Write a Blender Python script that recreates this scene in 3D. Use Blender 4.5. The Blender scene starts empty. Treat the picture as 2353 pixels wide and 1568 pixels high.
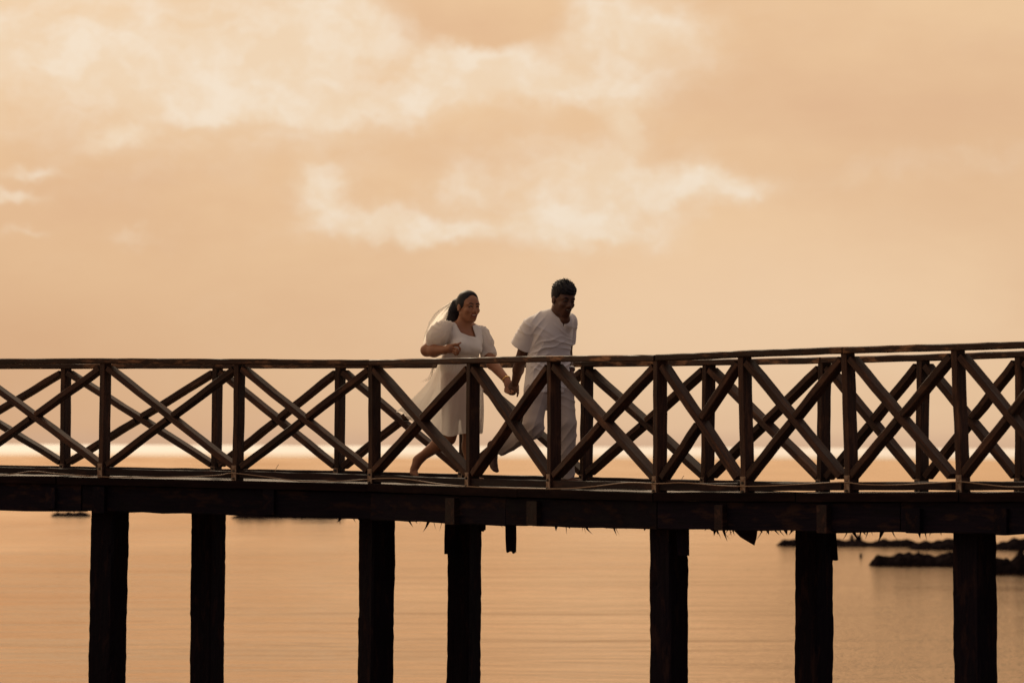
import bpy, math, random
import numpy as np
from mathutils import Vector, Matrix

random.seed(7)
rng = np.random.default_rng(7)
SC = bpy.context.scene
COL = SC.collection

# ------------------------------------------------------------------ camera
CAM_Z = 3.2
LENS = 135.0
FV = LENS / 36.0 * 2352.0            # focal length in the units of a 2352-wide picture
PITCH = math.atan((1024.3 - 784.0) / FV)
ROLL = 0.00446
CAM = Vector((0, 0, CAM_Z))
_F = Vector((0, math.cos(PITCH), math.sin(PITCH)))
_U0 = Vector((0, -math.sin(PITCH), math.cos(PITCH)))
_R0 = Vector((1, 0, 0))
_R = _R0 * math.cos(ROLL) + _U0 * math.sin(ROLL)
_U = _U0 * math.cos(ROLL) - _R0 * math.sin(ROLL)
cam = bpy.data.cameras.new('camera')
cam.lens = LENS
cam.sensor_width = 36
cam.clip_start = 0.5
cam.clip_end = 80000
cam.dof.use_dof = True
cam.dof.focus_distance = 29.4
cam.dof.aperture_fstop = 3.8
camo = bpy.data.objects.new('camera', cam)
COL.objects.link(camo)
m = Matrix((_R, _U, -_F)).transposed().to_4x4()
m.translation = CAM
camo.matrix_world = m
SC.camera = camo


def PX(vx, vy, depth):
    """a point of the place, from measured picture coordinates and its distance along +Y"""
    d = _F + _R * ((vx - 1176.0) / FV) + _U * ((784.0 - vy) / FV)
    return CAM + d * (depth / d.y)


# ------------------------------------------------------------------ view
SC.view_settings.view_transform = 'Standard'
SC.view_settings.look = 'None'
SC.view_settings.exposure = 0.0
SC.view_settings.gamma = 1.0
SC.render.engine = 'CYCLES'
SC.cycles.use_denoising = True
SC.cycles.max_bounces = 8
SC.cycles.transparent_max_bounces = 16

SUN_AZ = math.radians(-20)           # measured from the viewing direction, negative = to the left
SUN_EL = math.radians(34)
SUN_D = Vector((math.sin(SUN_AZ) * math.cos(SUN_EL), math.cos(SUN_AZ) * math.cos(SUN_EL), math.sin(SUN_EL)))

# ------------------------------------------------------------------ node helpers


class NT:
    def __init__(self, tree):
        self.t = tree
        self.n = tree.nodes
        self.l = tree.links

    def new(self, typ, **kw):
        nd = self.n.new(typ)
        for k, v in kw.items():
            setattr(nd, k, v)
        return nd

    def put(self, sock, v):
        if v is None:
            return
        if isinstance(v, bpy.types.NodeSocket):
            self.l.new(v, sock)
        else:
            sock.default_value = v

    def math(self, op, a, b=None, c=None, clamp=False):
        nd = self.new('ShaderNodeMath', operation=op, use_clamp=clamp)
        for i, v in enumerate((a, b, c)):
            self.put(nd.inputs[i], v)
        return nd.outputs[0]

    def vmath(self, op, a, b=None, scale=None):
        nd = self.new('ShaderNodeVectorMath', operation=op)
        self.put(nd.inputs[0], a)
        self.put(nd.inputs[1], b)
        if scale is not None:
            self.put(nd.inputs['Scale'], scale)
        return nd.outputs['Value'] if op in ('DOT_PRODUCT', 'LENGTH', 'DISTANCE') else nd.outputs[0]

    def mix(self, f, a, b, blend='MIX'):
        nd = self.new('ShaderNodeMix', data_type='RGBA', blend_type=blend)
        self.put(nd.inputs[0], f)
        for i, v in ((6, a), (7, b)):
            if isinstance(v, tuple) and len(v) == 3:
                v = (*v, 1)
            self.put(nd.inputs[i], v)
        return nd.outputs[2]

    def smooth(self, x, lo, hi, a=0.0, b=1.0):
        nd = self.new('ShaderNodeMapRange', interpolation_type='SMOOTHSTEP')
        for i, v in enumerate((x, lo, hi, a, b)):
            self.put(nd.inputs[i], v)
        return nd.outputs[0]

    def noise(self, vec, scale, detail=4, rough=0.5, dist=0.0, dim='3D', w=None):
        nd = self.new('ShaderNodeTexNoise', noise_dimensions=dim)
        self.put(nd.inputs['Vector'], vec)
        nd.inputs['Scale'].default_value = scale
        nd.inputs['Detail'].default_value = detail
        nd.inputs['Roughness'].default_value = rough
        nd.inputs['Distortion'].default_value = dist
        if w is not None:
            self.put(nd.inputs['W'], w)
        return nd

    def ramp(self, x, stops):
        nd = self.new('ShaderNodeValToRGB')
        e = nd.color_ramp.elements
        while len(e) < len(stops):
            e.new(0.5)
        for el, (p, c) in zip(e, stops):
            el.position = p
            el.color = (*c, 1)
        self.put(nd.inputs[0], x)
        return nd.outputs[0]

    def comb(self, x, y, z):
        nd = self.new('ShaderNodeCombineXYZ')
        for i, v in enumerate((x, y, z)):
            self.put(nd.inputs[i], v)
        return nd.outputs[0]

    def sep(self, v):
        nd = self.new('ShaderNodeSeparateXYZ')
        self.put(nd.inputs[0], v)
        return nd.outputs


# ------------------------------------------------------------------ world: hazy sunset sky with clouds
W = bpy.data.worlds.new('World')
SC.world = W
W.use_nodes = True
g = NT(W.node_tree)
g.n.clear()
tc = g.new('ShaderNodeTexCoord')
dirv = g.vmath('NORMALIZE', tc.outputs['Generated'])
dx, dy, dz = g.sep(dirv)
az = g.math('MULTIPLY', g.math('ARCTAN2', dx, dy), 57.29578)
el = g.math('MULTIPLY', g.math('ARCSINE', dz), 57.29578)
uv = g.comb(az, el, 0.0)
# billowy edges: the angles are displaced by noise before the cloud bodies are laid out
wn = g.noise(g.vmath('MULTIPLY', uv, (0.75, 1.0, 1.0)), 0.85, 5, 0.62)
wv = g.vmath('SCALE', g.vmath('SUBTRACT', wn.outputs['Color'], (0.5, 0.5, 0.5)), scale=1.25)
wn2 = g.noise(uv, 2.6, 4, 0.6)
wv2 = g.vmath('SCALE', g.vmath('SUBTRACT', wn2.outputs['Color'], (0.5, 0.5, 0.5)), scale=0.28)
uvw = g.vmath('ADD', g.vmath('ADD', uv, wv), wv2)
uw, vw, _ = g.sep(uvw)


def blob(x, y, sx, sy, a, warp=True):
    """a cloud body: picture position of its middle and its half sizes, turned to degrees"""
    u0, v0 = (x - 1176) / 154.0, (1024 - y) / 154.0
    uu, vv = (uw, vw) if warp else (az, el)
    p = g.math('MULTIPLY', g.math('SUBTRACT', uu, u0), 154.0 / sx)
    q = g.math('MULTIPLY', g.math('SUBTRACT', vv, v0), 154.0 / sy)
    r2 = g.math('ADD', g.math('MULTIPLY', p, p), g.math('MULTIPLY', q, q))
    return g.math('MULTIPLY', g.math('EXPONENT', g.math('MULTIPLY', r2, -1.0)), a)


CLOUDS = [(745, 430, 60, 62, 1.0), (850, 505, 150, 42, .95), (1010, 525, 130, 34, .85), (1060, 420, 90, 40, .6),
          (1270, 505, 170, 62, 1.05), (1420, 528, 120, 30, .8), (1500, 425, 170, 62, .95), (1440, 285, 50, 60, .9),
          (1650, 425, 90, 36, .75), (1330, 380, 150, 55, .5), (265, 315, 48, 24, .8), (90, 385, 70, 14, .55),
          (45, 448, 80, 20, .8), (60, 528, 60, 14, .4), (300, 548, 70, 20, .4), (1100, 165, 140, 50, .95),
          (1440, 75, 200, 80, 1.0), (1330, 195, 260, 48, .7), (790, 60, 120, 80, .85), (520, 165, 420, 42, .7),
          (640, 255, 240, 24, .75), (930, 215, 200, 50, .6), (2230, 360, 130, 34, .35), (1960, 400, 200, 30, .28)]
n_wash = g.noise(g.vmath('MULTIPLY', uv, (0.22, 1.0, 1.0)), 1.1, 5, 0.55)
tot = None
for c in CLOUDS:
    b = blob(*c)
    tot = b if tot is None else g.math('ADD', tot, b)
# the darker gap that crosses from the top of the picture down to the left of the middle
gap = g.math('ADD', blob(1090, 35, 170, 70, 1.0), blob(840, 165, 130, 40, .8))
# the broad thin veil of cloud over the upper left
wash = g.math('MULTIPLY', g.math('ADD', blob(330, 40, 700, 210, .85, False), blob(480, 240, 640, 170, .42, False)), g.smooth(n_wash.outputs[0], .25, .7, .65, 1.15))
tot = g.math('ADD', tot, wash)
tot = g.math('SUBTRACT', tot, g.math('MULTIPLY', gap, 1.0))
n_all = g.noise(g.vmath('MULTIPLY', uv, (0.5, 1.0, 1.0)), 0.35, 7, 0.58)
n_fine = g.noise(g.vmath('MULTIPLY', uvw, (0.6, 1.0, 1.0)), 1.6, 6, 0.6)
# elsewhere the sky goes on with scattered cloud of the same kind
inview = g.math('MULTIPLY', g.smooth(g.math('ABSOLUTE', az), 7.5, 13.0, 0.0, 1.0), 1.0)
above = g.smooth(el, 6.0, 10.0)
elsewhere = g.math('MAXIMUM', inview, above)
tot = g.math('ADD', tot, g.math('MULTIPLY', elsewhere, g.smooth(n_all.outputs[0], 0.42, 0.68)))
dens = g.math('ADD', tot, g.math('MULTIPLY', g.math('SUBTRACT', n_fine.outputs[0], 0.5), 0.5))
cloud = g.smooth(dens, -0.02, 1.12)

# colours of the warm haze
hz = g.math('ADD', g.math('MULTIPLY', g.smooth(n_all.outputs[0], 0.3, 0.7), 0.6), g.smooth(el, 0.0, 7.0, 0.25, 0.45))
haze_c = g.mix(hz, (0.690, 0.425, 0.245), (0.830, 0.575, 0.345))
haze_c = g.mix(g.smooth(el, 0.0, 0.9, 0.55, 0.0), haze_c, (0.700, 0.450, 0.290))
haze_c = g.mix(g.math('MULTIPLY', g.smooth(az, -9.0, 4.0, 0.75, 0.0), g.smooth(el, 4.2, 1.0)), haze_c, (0.640, 0.370, 0.205))
haze_c = g.mix(g.math('MULTIPLY', blob(1700, 730, 800, 260, 1.0, False), 0.75), haze_c, (0.850, 0.610, 0.400))
dusk = g.math('ADD', g.math('ADD', blob(2050, 200, 520, 190, .8, False), blob(1180, 330, 300, 90, .5)), g.math('ADD', blob(330, 440, 480, 90, .5), blob(1020, 60, 220, 90, .6)))
haze_c = g.mix(g.math('MULTIPLY', dusk, g.smooth(n_wash.outputs[0], .3, .7, .35, .8)), haze_c, (0.690, 0.425, 0.262))
cloud_c = g.mix(g.smooth(n_fine.outputs[0], 0.35, 0.7), (0.830, 0.640, 0.450), (0.870, 0.740, 0.590))
haze_c = g.mix(g.smooth(el, 0.02, 0.32, 0.6, 0.0), haze_c, (0.620, 0.400, 0.262))
front = g.mix(cloud, haze_c, cloud_c)
# glow of the hidden sun above the frame, and the dull sky away from it
sd = g.vmath('DOT_PRODUCT', dirv, tuple(SUN_D))
glow = g.math('POWER', g.math('MAXIMUM', sd, 0.0), 26.0)
front = g.mix(g.math('MULTIPLY', glow, g.smooth(el, 4.0, 12.0)), front, (1.30, 1.10, 0.82))
sh = Vector((math.sin(math.radians(-48)), math.cos(math.radians(-48)), 0))
side = g.vmath('DOT_PRODUCT', dirv, tuple(sh))
away = g.smooth(side, 0.62, -0.62)
back_c = g.mix(g.smooth(el, 0.0, 45.0), (0.095, 0.072, 0.080), (0.31, 0.265, 0.275))
back_c = g.mix(g.math('MULTIPLY', g.smooth(n_all.outputs[0], 0.4, 0.7), 0.35), back_c, (0.28, 0.24, 0.235))
skyc = g.mix(away, front, back_c)
sky = g.new('ShaderNodeTexSky')
sky.sky_type = 'NISHITA'
sky.sun_disc = False
sky.sun_elevation = SUN_EL
sky.sun_rotation = SUN_AZ
sky.dust_density = 6.0
sky.air_density = 1.5
tint = g.mix(1.0, sky.outputs[0], (1.0, 0.78, 0.62), 'MULTIPLY')
bg1 = g.new('ShaderNodeBackground')
g.put(bg1.inputs[0], skyc)
bg1.inputs[1].default_value = 0.985
bg2 = g.new('ShaderNodeBackground')
g.put(bg2.inputs[0], tint)
bg2.inputs[1].default_value = 0.004
ads = g.new('ShaderNodeAddShader')
g.l.new(bg1.outputs[0], ads.inputs[0])
g.l.new(bg2.outputs[0], ads.inputs[1])
wo = g.new('ShaderNodeOutputWorld')
g.l.new(ads.outputs[0], wo.inputs[0])
W.cycles.sampling_method = 'NONE'

# ------------------------------------------------------------------ sun, soft through cloud
sun = bpy.data.lights.new('sun', 'SUN')
sun.energy = 3.0
sun.angle = math.radians(12)
sun.color = (1.0, 0.80, 0.56)
suno = bpy.data.objects.new('sun', sun)
COL.objects.link(suno)
suno.rotation_mode = 'QUATERNION'
suno.rotation_quaternion = SUN_D.to_track_quat('Z', 'Y')
suno.location = SUN_D * 60

# ------------------------------------------------------------------ object helpers


def tag(o, label=None, cat=None, group=None, kind=None):
    for k, v in (('label', label), ('category', cat), ('group', group), ('kind', kind)):
        if v:
            o[k] = v
    return o


def empty(name, loc=(0, 0, 0), parent=None):
    o = bpy.data.objects.new(name, None)
    COL.objects.link(o)
    o.empty_display_size = 0.2
    o.matrix_world = Matrix.Translation(loc)
    if parent is not None:
        adopt(o, parent)
    return o


WM = {}


def wmat(o):
    return WM.get(o.name, o.matrix_world)


def adopt(o, parent):
    o.parent = parent
    o.matrix_parent_inverse = WM[parent.name].inverted() if parent.name in WM else parent.matrix_world.inverted()


def mesh_obj(name, verts, faces, mat, parent=None, mw=None, smooth=False):
    me = bpy.data.meshes.new(name)
    me.from_pydata([tuple(v) for v in verts] if not isinstance(verts, np.ndarray) else verts.tolist(), [], faces if isinstance(faces, list) else faces.tolist())
    me.materials.append(mat)
    if smooth:
        me.shade_smooth()
    me.update()
    o = bpy.data.objects.new(name, me)
    COL.objects.link(o)
    mw = mw or Matrix.Identity(4)
    if parent is not None:
        o.parent = parent
        o.matrix_parent_inverse = WM[parent.name].inverted()
    o.matrix_basis = mw
    WM[o.name] = mw.copy()
    return o


def root(name, loc=(0, 0, 0), parent=None):
    o = bpy.data.objects.new(name, None)
    COL.objects.link(o)
    o.empty_display_size = 0.2
    mw = Matrix.Translation(Vector(loc))
    if parent is not None:
        o.parent = parent
        o.matrix_parent_inverse = WM[parent.name].inverted()
    o.matrix_basis = mw
    WM[o.name] = mw
    return o


def frame(a, b, up):
    x = (b - a).normalized()
    y = up.cross(x).normalized()
    z = x.cross(y).normalized()
    mw = Matrix((x, y, z)).transposed().to_4x4()
    mw.translation = (a + b) / 2
    return mw, (b - a).length


def beam(name, a, b, w, h, mat, parent, up=Vector((0, 0, 1)), jit=0.0015, cham=0.004, seg=None, wear=0.0):
    """a timber from a to b: w across, h along 'up', eased edges and slightly uneven faces"""
    a, b = Vector(a), Vector(b)
    mw, L = frame(a, b, up)
    seg = seg or max(2, min(10, int(L / 0.14)))
    c = min(cham, w * .3, h * .3)
    sec = [(-w / 2 + c, -h / 2), (w / 2 - c, -h / 2), (w / 2, -h / 2 + c), (w / 2, h / 2 - c),
           (w / 2 - c, h / 2), (-w / 2 + c, h / 2), (-w / 2, h / 2 - c), (-w / 2, -h / 2 + c)]
    vs, fs = [], []
    for i in range(seg + 1):
        x = -L / 2 + L * i / seg
        oy, oz = random.uniform(-jit, jit), random.uniform(-jit, jit)
        for (y, z) in sec:
            k = 1 + random.uniform(-wear, wear)
            vs.append((x, y * k + oy + random.uniform(-jit, jit) * .5, z * k + oz + random.uniform(-jit, jit) * .5))
    for i in range(seg):
        for j in range(8):
            p, q = i * 8 + j, i * 8 + (j + 1) % 8
            fs.append((p, q, q + 8, p + 8))
    fs.append(tuple(range(7, -1, -1)))
    fs.append(tuple(seg * 8 + j for j in range(8)))
    return mesh_obj(name, vs, fs, mat, parent, mw)


def slab(name, corners, thick, mat, parent, jit=0.0015):
    """a board from four top corners, downwards by thick"""
    a = sum((Vector(c) for c in corners), Vector()) / 4
    x = (Vector(corners[1]) - Vector(corners[0])).normalized()
    y = Vector((0, 0, 1)).cross(x).normalized()
    z = x.cross(y)
    mw = Matrix((x, y, z)).transposed().to_4x4()
    mw.translation = a
    inv = mw.inverted()
    top = [inv @ Vector(c) + Vector((random.uniform(-jit, jit), random.uniform(-jit, jit), random.uniform(-jit, jit))) for c in corners]
    n = 8
    vs, fs = [], []
    A, B, C, D = top                      # A-B one long side, D-C the other
    for i in range(n + 1):
        f = i / n
        p, q = A.lerp(B, f), D.lerp(C, f)
        s = Vector((0, random.uniform(-jit, jit), random.uniform(-jit, jit)))
        e = (q - p).normalized() * 0.005
        for v in (p + s + e, q + s - e, q + s - Vector((0, 0, .006)), q + s - Vector((0, 0, thick)), p + s - Vector((0, 0, thick)), p + s - Vector((0, 0, .006))):
            vs.append(v)
    for i in range(n):
        for j in range(6):
            p, q = i * 6 + j, i * 6 + (j + 1) % 6
            fs.append((p, p + 6, q + 6, q))
    fs.append(tuple(range(6)))
    fs.append(tuple(n * 6 + j for j in range(5, -1, -1)))
    o = mesh_obj(name, vs, fs, mat, parent, mw)
    return o


# ------------------------------------------------------------------ materials


def new_mat(name):
    mt = bpy.data.materials.new(name)
    mt.use_nodes = True
    k = NT(mt.node_tree)
    return mt, k, mt.node_tree.nodes['Principled BSDF']


def wood_mat(name, dark, mid, light, rough=0.62, bump=0.5, worn=0.5, spec=0.2, wet_top=False):
    mt, k, b = new_mat(name)
    t = k.new('ShaderNodeTexCoord')
    info = k.new('ShaderNodeObjectInfo')
    off = k.vmath('SCALE', k.comb(info.outputs['Random'], info.outputs['Random'], info.outputs['Random']), scale=37.0)
    p = k.vmath('ADD', t.outputs['Object'], off)
    grain = k.noise(k.vmath('MULTIPLY', p, (3.0, 60.0, 60.0)), 1.0, 5, 0.6, 0.6)
    patch = k.noise(k.vmath('MULTIPLY', p, (2.5, 9.0, 9.0)), 1.6, 5, 0.62)
    fine = k.noise(k.vmath('MULTIPLY', p, (18.0, 60.0, 60.0)), 3.0, 3, 0.6)
    c = k.mix(k.smooth(grain.outputs[0], 0.3, 0.7), dark, mid)
    c = k.mix(k.math('MULTIPLY', k.smooth(patch.outputs[0], 0.5, 0.68), worn), c, light)
    c = k.mix(k.math('MULTIPLY', k.smooth(patch.outputs[0], 0.46, 0.30), 0.6), c, tuple(v * .45 for v in dark))
    hv = k.math('MULTIPLY_ADD', info.outputs['Random'], 0.5, 0.75)
    c = k.mix(1.0, c, k.comb(hv, hv, hv), 'MULTIPLY')
    k.put(b.inputs['Base Color'], c)
    k.put(b.inputs['Roughness'], k.smooth(patch.outputs[0], 0.3, 0.7, rough - .1, rough + .15))
    b.inputs['Specular IOR Level'].default_value = spec
    if wet_top:                                   # trodden upper faces are smooth and damp, the sides are not
        gx, gy, gz = k.sep(k.new('ShaderNodeNewGeometry').outputs['True Normal'])
        top_ = k.smooth(k.math('ABSOLUTE', gz), .6, .9)
        k.put(b.inputs['Roughness'], k.math('MULTIPLY_ADD', top_, -.58, .85))
        k.put(b.inputs['Specular IOR Level'], k.math('MULTIPLY_ADD', top_, .5, .05))
    bp = k.new('ShaderNodeBump')
    bp.inputs['Strength'].default_value = bump
    bp.inputs['Distance'].default_value = 0.003
    k.put(bp.inputs['Height'], k.math('ADD', grain.outputs[0], k.math('MULTIPLY', fine.outputs[0], 0.4)))
    k.put(b.inputs['Normal'], bp.outputs[0])
    return mt


M_RAIL = wood_mat('weathered_brown_timber', (0.019, 0.0080, 0.0062), (0.052, 0.0225, 0.0138), (0.135, 0.066, 0.037))
M_LOW = wood_mat('mid_dark_timber', (0.009, 0.005, 0.007), (0.019, 0.0095, 0.0095), (0.072, 0.037, 0.026), spec=.12)  # darker tone than the upper railing timber
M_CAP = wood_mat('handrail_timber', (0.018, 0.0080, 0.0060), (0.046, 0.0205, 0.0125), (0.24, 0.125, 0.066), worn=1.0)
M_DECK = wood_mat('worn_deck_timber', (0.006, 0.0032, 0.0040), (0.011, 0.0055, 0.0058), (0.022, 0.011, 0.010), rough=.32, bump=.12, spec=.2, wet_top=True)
M_DARK = wood_mat('shade_toned_timber', (0.004, 0.0032, 0.0075), (0.008, 0.0055, 0.011), (0.034, 0.019, 0.015), rough=.8, worn=.6, spec=.06)  # navy shade under the deck is mixed into this base colour
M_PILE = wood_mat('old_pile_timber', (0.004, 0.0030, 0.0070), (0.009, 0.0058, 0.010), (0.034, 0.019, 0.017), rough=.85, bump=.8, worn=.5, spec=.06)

mt, k, b = new_mat('rusty_galvanised_steel')
t = k.new('ShaderNodeTexCoord')
n = k.noise(t.outputs['Object'], 40, 4, .6)
k.put(b.inputs['Base Color'], k.mix(k.smooth(n.outputs[0], .4, .65), (0.24, 0.175, 0.13), (0.13, 0.070, 0.042)))
b.inputs['Metallic'].default_value = 0.35
b.inputs['Roughness'].default_value = 0.55
M_STEEL = mt
mt, k, b = new_mat('dark_bolt')
b.inputs['Base Color'].default_value = (.012, .009, .009, 1)
b.inputs['Roughness'].default_value = .5
M_BOLT = mt
mt, k, b = new_mat('weathered_cable_sheath')
t = k.new('ShaderNodeTexCoord')
n = k.noise(t.outputs['Object'], 9, 4, .6)
k.put(b.inputs['Base Color'], k.mix(n.outputs[0], (0.16, 0.10, 0.065), (0.30, 0.20, 0.13)))
b.inputs['Roughness'].default_value = .6
M_CABLE = mt

mt, k, b = new_mat('wet_dark_rock')
t = k.new('ShaderNodeTexCoord')
n = k.noise(t.outputs['Object'], 3.5, 6, .65)
k.put(b.inputs['Base Color'], k.mix(n.outputs[0], (0.005, 0.004, 0.005), (0.016, 0.011, 0.011)))
b.inputs['Roughness'].default_value = .85
b.inputs['Specular IOR Level'].default_value = .0
M_ROCK = mt


def water_mat(name, rough, bumps, dist, base=(0.075, 0.033, 0.012)):
    mt, k, b = new_mat(name)
    t = k.new('ShaderNodeTexCoord')
    p = t.outputs['Object']
    h = None
    for q_, (sx, sy, sc, a) in enumerate(bumps):
        an = (.13, -.19, .07)[q_ % 3]                 # each train of ripples runs its own way
        pr = k.comb(k.vmath('DOT_PRODUCT', p, (math.cos(an), math.sin(an), 0)), k.vmath('DOT_PRODUCT', p, (-math.sin(an), math.cos(an), 0)), .37 + q_)
        nn = k.noise(k.vmath('MULTIPLY', pr, (sx, sy, 1.0)), sc, 3, .55, .4)
        v = k.math('MULTIPLY', k.math('SUBTRACT', nn.outputs[0], .5), a)
        h = v if h is None else k.math('ADD', h, v)
    mt.node_tree.nodes.remove(b)
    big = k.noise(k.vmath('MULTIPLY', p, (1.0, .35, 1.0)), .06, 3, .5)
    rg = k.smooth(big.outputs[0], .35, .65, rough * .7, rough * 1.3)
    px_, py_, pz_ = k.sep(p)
    # silty brown water: darker base colour and finer ripples at the near right, ripples stronger towards the shore
    near_right = k.math('MULTIPLY', k.smooth(k.math('DIVIDE', px_, k.math('MAXIMUM', py_, 1.0)), .02, .10), k.smooth(py_, 190.0, 60.0))
    near_right = k.math('MULTIPLY', near_right, k.smooth(big.outputs[0], .2, .5, .6, 1.0))
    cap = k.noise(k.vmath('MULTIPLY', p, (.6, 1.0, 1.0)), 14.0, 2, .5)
    h = k.math('ADD', h, k.math('MULTIPLY', k.math('SUBTRACT', cap.outputs[0], .5), k.math('MULTIPLY_ADD', near_right, .16, .035)))
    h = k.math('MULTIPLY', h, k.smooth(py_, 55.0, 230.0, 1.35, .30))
    bp = k.new('ShaderNodeBump')
    bp.inputs['Strength'].default_value = 1.0
    bp.inputs['Distance'].default_value = dist
    k.put(bp.inputs['Height'], h)
    df = k.new('ShaderNodeBsdfDiffuse')
    k.put(df.inputs['Color'], k.mix(near_right, base, tuple(v * .12 for v in base)))
    gl = k.new('ShaderNodeBsdfGlossy')
    gl.inputs['Color'].default_value = (1.0, .80, .61, 1)
    k.put(gl.inputs['Roughness'], rg)
    k.put(gl.inputs['Normal'], bp.outputs[0])
    fr_ = k.new('ShaderNodeFresnel')
    fr_.inputs['IOR'].default_value = 1.333
    k.put(fr_.inputs['Normal'], bp.outputs[0])
    ms = k.new('ShaderNodeMixShader')
    k.put(ms.inputs[0], fr_.outputs[0])
    k.l.new(df.outputs[0], ms.inputs[1])
    k.l.new(gl.outputs[0], ms.inputs[2])
    k.l.new(ms.outputs[0], mt.node_tree.nodes['Material Output'].inputs[0])
    return mt


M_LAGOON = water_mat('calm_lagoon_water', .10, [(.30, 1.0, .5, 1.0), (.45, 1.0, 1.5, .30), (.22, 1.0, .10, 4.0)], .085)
mt, k, b = new_mat('pale_far_sea')  # pale matt sea, whiter with distance and broken up by noise
t = k.new('ShaderNodeTexCoord')
n1 = k.noise(k.vmath('MULTIPLY', t.outputs['Object'], (.02, .004, 1)), 1.0, 5, .6)
whiteness = k.smooth(n1.outputs[0], .22, .38)
fpx, fpy, fpz = k.sep(t.outputs['Object'])
whiteness = k.math('MULTIPLY', whiteness, k.smooth(fpy, 900.0, 1900.0, .12, 1.0))
k.put(b.inputs['Base Color'], k.mix(whiteness, (.56, .42, .28), (.80, .79, .76)))
b.inputs['Roughness'].default_value = .7
b.inputs['Specular IOR Level'].default_value = .2
M_SEA = mt

# ------------------------------------------------------------------ water
REEF = 960.0


def sheet(name, x0, x1, y0, y1, z, mat, wob=0.0, nx=40):
    vs, fs = [], []
    for i in range(nx + 1):
        x = x0 + (x1 - x0) * i / nx
        w = wob * (math.sin(i * 1.7) + math.sin(i * .63 + 1))
        vs += [(x, y0 + w, z), (x, y1, z)]
    for i in range(nx):
        fs.append((2 * i, 2 * i + 2, 2 * i + 3, 2 * i + 1))
    o = mesh_obj(name, vs, fs, mat)
    o['kind'] = 'structure'
    return o


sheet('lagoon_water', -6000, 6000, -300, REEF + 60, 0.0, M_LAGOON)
sheet('open_sea_water', -30000, 30000, REEF, 60000, 0.006, M_SEA, wob=55, nx=900)

# ------------------------------------------------------------------ the footbridge
NEAR = [(0, 268), (850, 285), (1505, 317), (2352, 345)]
H_TOT = 0.98
WIDTH = 1.5


def hor(x):
    return 1019.0 + x / 2352.0 * 10.5


def interp(tab, x):
    if x <= tab[0][0]:
        (x0, y0), (x1, y1) = tab[0], tab[1]
    elif x >= tab[-1][0]:
        (x0, y0), (x1, y1) = tab[-2], tab[-1]
    else:
        for (x0, y0), (x1, y1) in zip(tab, tab[1:]):
            if x0 <= x <= x1:
                break
    return y0 + (y1 - y0) * (x - x0) / (x1 - x0)


def near_depth(x):
    return FV / (interp(NEAR, x) / H_TOT)


RAIL_Y = [(0, 823.5), (235, 822.5), (543, 824), (850, 826), (1075, 821), (1260, 816.5), (1505, 814.5), (1700, 805.5), (1937, 796), (2190, 789), (2352, 783.5)]
DECK_Y = [(0, 1091.5), (597, 1102), (850, 1110), (1075, 1119), (1260, 1124), (1505, 1130), (1665, 1132), (1937, 1130), (2190, 1130), (2352, 1129.5)]


def near_xy(x):
    p = PX(x, 784, near_depth(x))
    return Vector((p.x, p.y, 0))


def near_z(tab, x):
    return PX(x, interp(tab, x), near_depth(x)).z


KN = [-420, 850, 1505, 2690]
kpts = [near_xy(x) for x in KN]
segs = []
for a, b2 in zip(kpts, kpts[1:]):
    tdir = (b2 - a).normalized()
    nrm = Vector((-tdir.y, tdir.x, 0))           # away from the camera
    segs.append((tdir, nrm))


def mitre(i, w):
    if i == 0:
        return kpts[0] + segs[0][1] * w
    if i == len(kpts) - 1:
        return kpts[-1] + segs[-1][1] * w
    n0, n1 = segs[i - 1][1], segs[i][1]
    mm = (n0 + n1).normalized()
    return kpts[i] + mm * (w / mm.dot(n0))


def seg_of(x):
    return 0 if x < KN[1] else (1 if x < KN[2] else 2)


def line_hit(A, B, vx):
    """where the upright plane seen at picture column vx meets the line A-B"""
    d = PX(vx, 784, 10.0) - CAM
    d = Vector((d.x, d.y, 0))
    e = B - A
    den = d.x * e.y - d.y * e.x
    s = (A.x * e.y - A.y * e.x) / den
    return d * s


fpts = [mitre(i, WIDTH) for i in range(4)]


def far_xy(vx):
    for i in range(3):
        p = line_hit(fpts[i], fpts[i + 1], vx)
        e = fpts[i + 1] - fpts[i]
        f = (p - fpts[i]).dot(e) / e.length_squared
        if (f >= 0 or i == 0) and (f <= 1 or i == 2):
            return p, i
    return p, 2


bridge = root('footbridge', near_xy(1176).to_tuple()[:2] + (0,))
tag(bridge, 'weathered timber footbridge with crossed-brace railings standing on piles over calm water', 'footbridge')
UP = Vector((0, 0, 1))

# deck height as a function of the picture column of the near edge, taken across to the far edge unchanged
def deck_z(x):
    return near_z(DECK_Y, x)


def along(p):
    """picture column of the near-edge point opposite to p"""
    best = None
    for i in range(3):
        tdir, nrm = segs[i]
        f = (p - kpts[i]).dot(tdir) / (kpts[i + 1] - kpts[i]).length
        q = kpts[i].lerp(kpts[i + 1], min(max(f, 0), 1))
        dd = (p - q).length
        if best is None or dd < best[0]:
            best = (dd, q)
    q = best[1]
    d = q - Vector((0, 0, 0))
    return 1176 + FV * (d.x / d.y)


# ---- railings
near_posts = [-410, -85, 235, 543, 850, 1075, 1260, 1505, 1700, 1937, 2190, 2438, 2680]
far_posts = [-540, -190, 160, 508, 790, 1078, 1360, 1640, 1905, 2130, 2356, 2600]
FAR_BOT = [(0, 848), (160, 847.7), (1000, 846), (1360, 843.5), (1640, 840), (1905, 835.4), (2130, 829.8), (2352, 822)]
RAIL_T = 0.049

rail_near = root('railing', bridge.matrix_basis.translation, bridge)
rail_near['label'] = 'railing along the bridge edge in front of the couple'
rail_far = root('railing', bridge.matrix_basis.translation, bridge)
rail_far['label'] = 'railing along the bridge edge behind the couple'


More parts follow.
